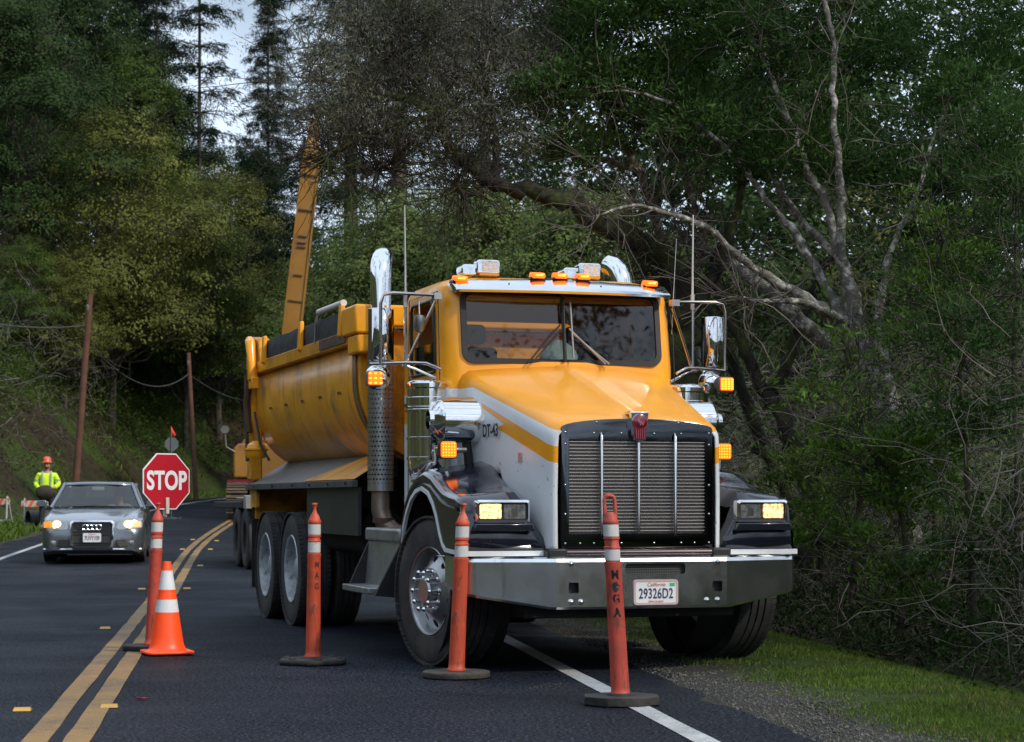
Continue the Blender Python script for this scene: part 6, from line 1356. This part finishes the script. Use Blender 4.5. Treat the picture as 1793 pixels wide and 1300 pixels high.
# ---- far woods as one mass
def stack_crowns(name, spots, seed, lm, leafN=26):
    Vs, Fs, off = [], [], 0
    for i, (x, y, H, R) in enumerate(spots):
        rg = np.random.default_rng(seed+i); Bs = crown_blobs(rg, H, R, int(max(18, H*2.5)), .05); C, O = blob_clusters(Bs, leafN/ (R*R*.09)*.14, rg, .5); V, F = cl_leaves(C, O, 16 if y > 55 else 24, .28, .24 if y > 55 else .15, .13 if y > 55 else .075, rg, flat=True); V = V+np.array([[x, y, gz(x, y)-.6]]); Vs.append(V); Fs.append(F+off); off += len(V)
    o = np_mesh(name, np.concatenate(Vs), np.concatenate(Fs), lm); o['kind'] = 'stuff'; return o
sp_ = []; rgp = random.Random(4)
for u in range(-60, 1900, 85):
    for Y_, hh_ in ((104, 10), (122, 12)):
        if u > 1000: Y_ *= .62; hh_ *= .85
        lim = 20 if u < 240 else (190 if u < 380 else (400 if u < 800 else (150 if u < 1150 else -160)))
        uu = u+rgp.uniform(-30,30); x_ = (uu-897)/3750*Y_; y_ = Y_+rgp.uniform(-4,4); hh_ = max(2.5, 1.2+(875-lim-rgp.uniform(0,60))/3750*Y_-gz(x_, y_)-1.2)
        sp_.append((x_, y_, hh_, 4.2 if u < 240 or u > 800 else 3.4))
        if u > 1140: sp_.append(((uu+40-897)/3750*40, 40+rgp.uniform(-2,2), max(3, 1.2+(875-rgp.uniform(-120,240))/3750*40-gz((uu+40-897)/3750*40, 40)), 3.2))
for k, u in enumerate(range(960, 1460, 45)): sp_.append(((u-897)/3750*59, 59+rgp.uniform(-2,2), 1.2+(875-rgp.uniform(30,170))/3750*59-gz((u-897)/3750*59, 59), 3.0))
stack_crowns('far_woodland', sp_, 300, LM['dark'])
back = []  # unseen woods added behind the camera for chrome and windscreen reflections
for k in range(46):
    a = 2*PI*k/46; X0, Y0 = 26*math.sin(a), -6-26*math.cos(a)
    if Y0 > 8: continue
    azd = math.degrees(math.atan2(X0, -Y0))
    hh_ = 9+3*rgp.random()
    if azd >= 34: hh_ = 19
    if 4 < azd < 34: hh_ = 4.5  # kept low: leaves a sky gap for the windscreen to reflect
    if -30 < azd < -8: hh_ = 5.5
    back.append((X0*rgp.uniform(.9,1.3), Y0*rgp.uniform(.9,1.4), hh_, 4.0))
for X0, Y0 in ((-15,5),(-17,12),(-18,20),(-19,28),(-21,36),(-22,44)): back.append((X0, Y0, 11, 4.0))
for X0, Y0 in ((9,-2),(10,4),(9,9),(10.5,14),(9.5,19),(11.5,24),(12,30),(14,8),(15,18)): back.append((X0, Y0, 13.5, 3.6))  # unseen tall trees added to shade the truck and right thicket
stack_crowns('unseen_woodland', back, 500, LM['dark'])

# ---- undergrowth on the banks
def y0f(b): return b[2] >= 24
def brush(name, n, box, h, lm, seed, k=22, L=.09, W=.04, rad=.16, dens=None, dlim=None):
    rg = np.random.default_rng(seed); x = box[0]+(box[1]-box[0])*rg.random(n); y = box[2]+(box[3]-box[2])*rg.random(n); d = sdist(x, y); ok = (d < dlim[1]) & (d > dlim[0]); x, y = x[ok], y[ok]; n = len(x)
    hz = h*(.4+.6*(.5+.5*np.sin(x*1.3+2*np.sin(y*.5))))*rg.random(n)**.6; C = np.stack([x, y, ground(x, y)+hz], 1); O = nrm(rg.normal(0,.6,(n,3))+np.array([[0,0,.7]])); V, F = cl_leaves(C, O, k, rad, L, W, rg, flat=y0f(box)); o = np_mesh(name, V, F, lm); o['kind'] = 'stuff'; return o
brush('bank_undergrowth', 16000, (-34,-6,40,112), 2.2, LM['mid'], 41, dlim=(-24,-8.6), rad=.3, L=.14, W=.07)
brush('bank_undergrowth', 6000, (-34,-6,40,112), 1.2, leafmat('leaf_brown_brush', (.055,.04,.022), tr=.2), 42, dlim=(-22,-6.4), rad=.28, L=.13, W=.03)
brush('bank_undergrowth', 3000, (-34,20,85,125), 2.6, LM['dark'], 46, dlim=(-30,-5.6), rad=.4, L=.2, W=.1)
brush('slope_undergrowth', 9000, (0,22,24,70), 2.0, LM['pale'], 43, dlim=(8.5,26), rad=.3, L=.11, W=.055)
brush('slope_undergrowth', 5200, (1,12,9,40), 1.3, LM['thicket_shade'], 44, dlim=(6.3,11), rad=.16, L=.075, W=.03, k=20)
brush('slope_undergrowth', 1100, (1,12,9,34), 2.4, LM['thicket_shade'], 45, dlim=(6.9,11), rad=.14, L=.085, W=.024, k=16)
brush('slope_undergrowth', 5200, (1,9,9,34), .45, LM['thicket_shade'], 48, dlim=(5.9,8.2), rad=.10, L=.06, W=.025, k=16)
# bare tangled twigs along the right edge
def tangle(name, n, dl, y0, y1, hmax, seed, m_, r=.005, ln=(.5,1.4)):
    rg = np.random.default_rng(seed); y = y0+(y1-y0)*rg.random(n)**1.2; xc = np.interp(y, CLn[:, 1][:len(CLn)//2], CLn[:, 0][:len(CLn)//2]); d = dl[0]+(dl[1]-dl[0])*rg.random(n); x = xc+d; z = ground(x, y)+hmax*rg.random(n)**1.1
    Vs, Fs, off = [], [], 0; st_ = 6
    p = np.stack([x, y, z], 1); dr = nrm(rg.normal(0,1,(n,3))*np.array([[1,.8,.7]])+np.array([[-.2,-.1,.35]])); L_ = ln[0]+(ln[1]-ln[0])*rg.random((n,1)); R_ = r*(.5+rg.random((n,1))*1.0); pts = [p]
    for s in range(st_): dr = nrm(dr+rg.normal(0,.28,(n,3))+np.array([[0,0,-.03]])); p = p+dr*L_/st_; pts.append(p)
    P = np.stack(pts, 1); rr = np.linspace(1,.25,st_+1)[None,:,None]*R_[:,None]; q = np.array([(1,0,0),(-.5,.4,.8),(-.5,-.4,-.8)]); V = (P[:,:,None,:]+rr[...,None]*q[None,None]).reshape(-1,3)
    b = 3*(st_+1)*np.arange(n)[:,None,None]; F = []
    for s in range(st_):
        for k in range(3): F.append([s*3+k, s*3+(k+1)%3, (s+1)*3+(k+1)%3, (s+1)*3+k])
    F = (np.array(F)[None]+b).reshape(-1,4); o = np_mesh(name, V, F, m_); o['kind'] = 'stuff'; return o
tangle('bare_brush', 2300, (6.3,9.5), 9, 32, 3.0, 61, M_twig, .0042); tangle('bare_brush', 1800, (8,16), 24, 50, 3.0, 62, M_twig, .008, (.8,2)); tangle('dark_brush', 2600, (6.2,9), 9, 32, 2.2, 63, M_twigd, .005)
tangle('bank_twigs', 2500, (-16,-7), 45, 85, 4.5, 64, M_twigd, .012, (.8,2))

# ============================================================ right-hand trees with hand-set limbs
def limbs(T_, mb, specs, kd=1.0, kr=1.0):      # specs: [(u, v, depth, radius), ...]
    o = T_.location; P_ = []
    for sp in specs:
        sp = [(u, v, Y_*kd, r*kr) for u, v, Y_, r in sp]
        pts = [at(u, v, Y_)-o for u, v, Y_, r in sp]; rs_ = [s[3] for s in sp]
        # smooth the polyline
        Q_, R_ = [pts[0]], [rs_[0]]
        for i in range(len(pts)-1):
            p0, p1, p2, p3 = pts[max(i-1,0)], pts[i], pts[i+1], pts[min(i+2,len(pts)-1)]
            for k in range(1, 6):
                s = k/5; Q_.append(.5*((2*p1)+(p2-p0)*s+(2*p0-5*p1+4*p2-p3)*s*s+(3*p1-p0-3*p2+p3)*s**3)); R_.append(rs_[i]*(1-s)+rs_[i+1]*s)
        rg = random.Random(int(abs(pts[0].x*1000))); Q_ = [q+Vector((rg.gauss(0,1),rg.gauss(0,1),rg.gauss(0,1)))*.25*r for q, r in zip(Q_, R_)]
        mb.tube(Q_, [r*(1+.12*rg.gauss(0,1)) for r in R_], 9, False); P_.append(Q_)
    return P_
def fine_twigs(mb, chains, n, ln, rg, r=.010, up=.3, tip=.5):
    ends = []
    for _ in range(n):
        ch = chains[rg.integers(len(chains))]; i = int(len(ch)*(tip*rg.random()**.6+(1-tip))) if rg.random() < .8 else rg.integers(len(ch)); i = min(i, len(ch)-1); p = Vector(ch[i]); d = Vector(rg.normal(0,1,3)); d.y *= .8; d.z += up; d.normalize(); l = ln*(.4+rg.random()); pts = [p]
        for s in range(5): d = (d+Vector(rg.normal(0,.3,3))).normalized(); p = p+d*l/5; pts.append(p)
        mb.tube(pts, list(np.linspace(r*(.6+.7*rg.random()), .003, 6)), 4, False); ends += pts[2:]
        for _2 in range(3):
            q = Vector(pts[rg.integers(1,5)]); d2 = (d+Vector(rg.normal(0,.8,3))).normalized(); l2 = l*.45*(.5+rg.random()); p2 = [q, q+d2*l2*.5+Vector(rg.normal(0,.04,3)), q+d2*l2]; mb.tube(p2, [r*.45,.004,.002], 3, False); ends += p2[1:]
    return ends
def tree_at(name, u, Y_, label, cat='tree'): 
    x = (u-897)/3750*Y_; return empty(name, (x, Y_, gz(x, Y_)), 0, label, cat)
rgA = np.random.default_rng(71)
TA = tree_at('bay_tree', 1600, 21.5, 'large leaning bay tree with pale lichened branches fanning up from the right slope')
mb = MB()
chA = limbs(TA, mb, kr=1.05, specs=[
 [(1610,1000,21.5,.16),(1590,900,21.5,.14),(1550,730,21.4,.12),(1510,600,21.3,.10),(1478,480,21.2,.075)],
 [(1478,480,21.2,.05),(1472,380,21.1,.042),(1470,300,21,.037),(1458,180,20.9,.032),(1462,80,20.8,.028),(1450,30,20.8,.022),(1438,-40,20.8,.016)],
 [(1478,480,21.2,.05),(1450,370,21.3,.042),(1415,300,21.3,.036),(1390,230,21.4,.030),(1352,140,21.5,.022),(1330,60,21.6,.012)],
 [(1545,710,21.4,.085),(1495,610,21.2,.065),(1440,540,21,.055),(1370,500,20.9,.045),(1300,455,20.8,.036),(1240,400,20.7,.03),(1170,375,20.6,.022),(1110,360,20.5,.016),(1040,380,20.4,.010)],
 [(1500,600,21.3,.06),(1430,470,21.4,.045),(1385,400,21.5,.036),(1340,350,21.5,.030),(1300,290,21.6,.026),(1250,240,21.7,.022),(1180,185,21.7,.016),(1100,160,21.8,.010),(1040,165,21.8,.006)],
 [(1470,450,21.6,.045),(1400,380,21.8,.035),(1345,300,21.9,.028),(1290,250,22,.022),(1210,235,22,.014),(1130,225,22,.008)],
 [(1590,880,21.6,.12),(1560,720,21.8,.10),(1500,640,22,.085),(1400,560,22.2,.07),(1330,500,22.4,.06),(1270,455,22.5,.05),(1190,420,22.7,.03)],
 [(1560,700,21.2,.06),(1540,560,21.2,.045),(1560,440,21.1,.03),(1610,330,21,.02),(1640,220,21,.012)],
 [(1600,900,21.2,.07),(1640,780,21,.05),(1700,640,20.8,.035),(1760,520,20.6,.02),(1800,420,20.5,.012)],
 [(1480,560,21,.04),(1400,530,20.8,.03),(1330,528,20.7,.02),(1300,520,20.6,.010)],
])
mb.v = [tuple(v) for v in mb.v]
mb.build('trunk', M_lich, TA, smooth=60, fix=False)
mb = MB(); en = fine_twigs(mb, chA, 260, .9, rgA, .007); mb.build('twigs', M_twig, TA, smooth=60, fix=False)
# leaf masses: (u, v, depth, radius in m)
def leafy(T_, blobs, lm, per, k, L, W, rad, seed, extra=None):
    rg = np.random.default_rng(seed); o = np.array(T_.location)
    Bs = [tuple(np.array(at(u,v,Y_))-o)+(r,) for u,v,Y_,r in blobs]; C, O = blob_clusters(Bs, per, rg, .35, .75)
    if extra is not None:
        E2 = np.array([tuple(e) for e in extra]); C = np.concatenate([C, E2]); O = np.concatenate([O, nrm(rg.normal(0,1,(len(E2),3))+np.array([[0,0,.5]]))])
    V, F = cl_leaves(C, O, k, rad, L, W, rg, up=.5, spread=.75); return np_mesh('crown', V, F, lm, T_)
rb_ = random.Random(9); bl = []
for _ in range(120):
    u = rb_.uniform(960, 1800); v = rb_.uniform(-80, 330-(.0 if u > 1200 else 60)); bl.append((u, v, rb_.uniform(21.5, 24.5), rb_.uniform(.28,.6)))
for _ in range(26): bl.append((rb_.uniform(1600,1800), rb_.uniform(150,560), rb_.uniform(20,23), rb_.uniform(.25,.5)))
sel_e = [en[i] for i in rgA.choice(len(en), 700, False)]; sel_e = [e for e in sel_e if (e.z+TA.location.z-1.2)/21.5*3750 > 560 or (e.x+TA.location.x)/21.5*3750+897 > 1520]
leafy(TA, bl, LM['bay'], 260, 13, .085, .021, .075, 81, sel_e)
TB2 = tree_at('bay_tree', 1260, 24, 'bright green bay foliage hanging above the truck, left of the pale branches')
mb = MB(); chB = limbs(TB2, mb, [[(1265,900,24.5,.12),(1240,760,24.5,.11),(1215,640,24.4,.10),(1190,520,24.3,.085),(1160,420,24.2,.07),(1120,300,24,.05),(1060,200,23.8,.035),(1010,100,23.6,.02)],[(1190,520,24.3,.06),(1230,430,24.2,.04),(1200,300,24,.03),(1150,160,23.8,.02)],[(1120,300,24,.04),(1020,270,23.8,.025),(940,250,23.6,.012)]])
mb.build('trunk', M_lich, TB2, smooth=60, fix=False); mb = MB(); en2 = fine_twigs(mb, chB, 110, .7, rgA, .006); mb.build('twigs', M_twig, TB2, smooth=60, fix=False)
bl2 = []
for _ in range(80):
    u = rb_.uniform(925, 1300); v = rb_.uniform(-70, 275); 
    if u < 960 and v < 90: continue
    bl2.append((u, v, rb_.uniform(22.5, 24.5), rb_.uniform(.22,.42)))
leafy(TB2, bl2, LM['bayb'], 300, 13, .080, .020, .065, 82, [en2[i] for i in rgA.choice(len(en2), 250, False) if (en2[i].z+TB2.location.z-1.2)/24*3750 > 575])
# leaning mossy oak with the grey brown crown reaching left
TC = tree_at('leaning_oak_tree', 1235, 22.4, 'leaning mossy oak whose long limb arches left above the cab under a grey brown crown')
mb = MB(); chC = limbs(TC, mb, [[(1240,960,28,.30),(1225,800,28,.27),(1210,660,28,.25),(1190,560,28,.23),(1165,470,28,.20),(1120,425,28,.17),(1060,395,27.8,.15),(1000,350,27.6,.14),(935,338,27.4,.13),(870,325,27.2,.12),(820,290,27,.10),(785,250,26.9,.085),(770,205,26.8,.07),(735,185,26.7,.055),(660,160,26.5,.04),(580,145,26.3,.025),(520,135,26.2,.012)],
 [(862,325,27.2,.08),(868,260,27.3,.06),(862,200,27.4,.05),(850,120,27.5,.035),(860,40,27.6,.02)],[(770,205,26.8,.05),(700,215,26.6,.035),(620,250,26.4,.022),(560,290,26.2,.010)],[(868,215,27.3,.04),(800,190,27.2,.03),(720,130,27,.02),(640,70,26.8,.012)],[(840,160,27.4,.04),(780,90,27.2,.028),(700,30,27,.014)],[(770,210,26.8,.04),(730,260,26.8,.028),(660,300,26.7,.014)],
 [(1190,560,28,.13),(1240,500,28,.10),(1280,400,28,.08),(1310,280,28,.05)],[(850,335,27.1,.07),(815,340,26.9,.055),(800,322,26.8,.03)],[(1165,470,28,.06),(1140,520,27.8,.04),(1120,440,27.6,.02)]], .8, .70)
rgC = np.random.default_rng(73); en3 = fine_twigs(mb, [c for i, c in enumerate(chC) if i not in (6,)], 700, .85, rgC, .006, .45, .5)
o = mb.build('trunk', M_moss, TC, smooth=60, fix=False)
bl3 = []
for _ in range(190):
    u = rb_.uniform(520, 1000); v = rb_.uniform(-70, 175) if u > 640 else rb_.uniform(10, 240)
    if u < 600 and (v < 70): continue
    bl3.append((u, v, rb_.uniform(21.5, 26), rb_.uniform(.22,.42) if u > 620 else rb_.uniform(.18,.32)))
o = leafy(TC, bl3, LM['grey'], 62, 34, .062, .0085, .12, 83, [en3[i] for i in rgC.choice(len(en3), 1500, False) if (en3[i].z+TC.location.z-1.2)/22*3750 > 600])
rgt = np.random.default_rng(74); mb = MB(); oo = TC.location
for (u, v, Y_, r) in bl3:
    c = at(u, v, Y_)-oo
    for _ in range(9):
        d = Vector(rgt.normal(0,1,3)).normalized(); p = c+Vector(rgt.normal(0,.2,3)); q = p+d*r*.8; mb.tube([p, (p+q)/2+Vector(rgt.normal(0,.05,3)), q], [.007,.005,.002], 3, False)
mb.build('twigs', M_twigd, TC, smooth=60, fix=False)
# forked mossy trunks right of the truck
TD = tree_at('forked_tree', 1425, 22.5, 'dark forked mossy trunk standing right of the truck fender')
mb = MB(); cD = limbs(TD, mb, [[(1440,1010,22.5,.13),(1420,880,22.5,.105),(1400,800,22.5,.095),(1350,700,22.5,.085),(1320,650,22.5,.07),(1290,590,22.5,.06),(1262,520,22.5,.05),(1240,440,22.6,.035)],[(1350,695,22.5,.07),(1378,640,22.5,.062),(1400,575,22.5,.055),(1420,520,22.5,.045),(1450,450,22.5,.03)]]); fine_twigs(mb, cD, 60, .7, rgA, .008); mb.build('trunk', M_moss, TD, smooth=60, fix=False)
TE = tree_at('mossy_tree', 1380, 23.2, 'slimmer mossy trunk leaning left behind the forked trunk')
mb = MB(); cE = limbs(TE, mb, [[(1420,1000,23.2,.11),(1370,850,23.2,.09),(1330,770,23.2,.08),(1300,690,23.2,.075),(1280,620,23.2,.06),(1240,540,23.2,.045),(1200,470,23.2,.03)],[(1350,880,22.9,.035),(1400,885,22.8,.045),(1450,915,22.7,.05),(1490,960,22.6,.05)]]); fine_twigs(mb, cE, 60, .7, rgA, .008); mb.build('trunk', M_moss, TE, smooth=60, fix=False)
# low bay saplings in front of the right thicket
sap = []
for i, (u, v0, v1, Y_, lab) in enumerate(((1500,1000,640,18.5,'leafy bay sapling in front of the thicket, nearest the truck fender'),(1580,1050,780,17.5,'bay sapling with bright upright leaves in the middle of the thicket'),(1700,1120,560,17,'tall bay sapling near the right border'),(1430,960,760,20,'small bay sapling behind the truck bumper end'),(1780,1100,300,18,'dark leafy bay sapling at the extreme right border'),(1640,1000,420,19.5,'bay sapling below the fan of pale branches'))):
    Tq = tree_at('bay_sapling', u, Y_, lab, 'sapling'); mb = MB(); ch = limbs(Tq, mb, [[(u+rb_.uniform(-15,15),v0+60,Y_,.035),(u+rb_.uniform(-20,20),(v0+v1)/2,Y_,.022),(u+rb_.uniform(-50,30),v1,Y_,.008)]]); e_ = fine_twigs(mb, ch, 46, .7, rgA, .007); mb.build('trunk', M_moss, Tq, smooth=60, fix=False)
    leafy(Tq, [(u+rb_.uniform(-70,70), rb_.uniform(v1, v0), Y_+rb_.uniform(-.4,.4), rb_.uniform(.15,.32)) for _ in range(14)], LM['bay'] if i in (2,4) else LM['bayb'], 260, 12, .085, .022, .06, 90+i, [e_[k] for k in rgA.choice(len(e_), 60, False)])
tag(T, T['label'], 'dump truck')
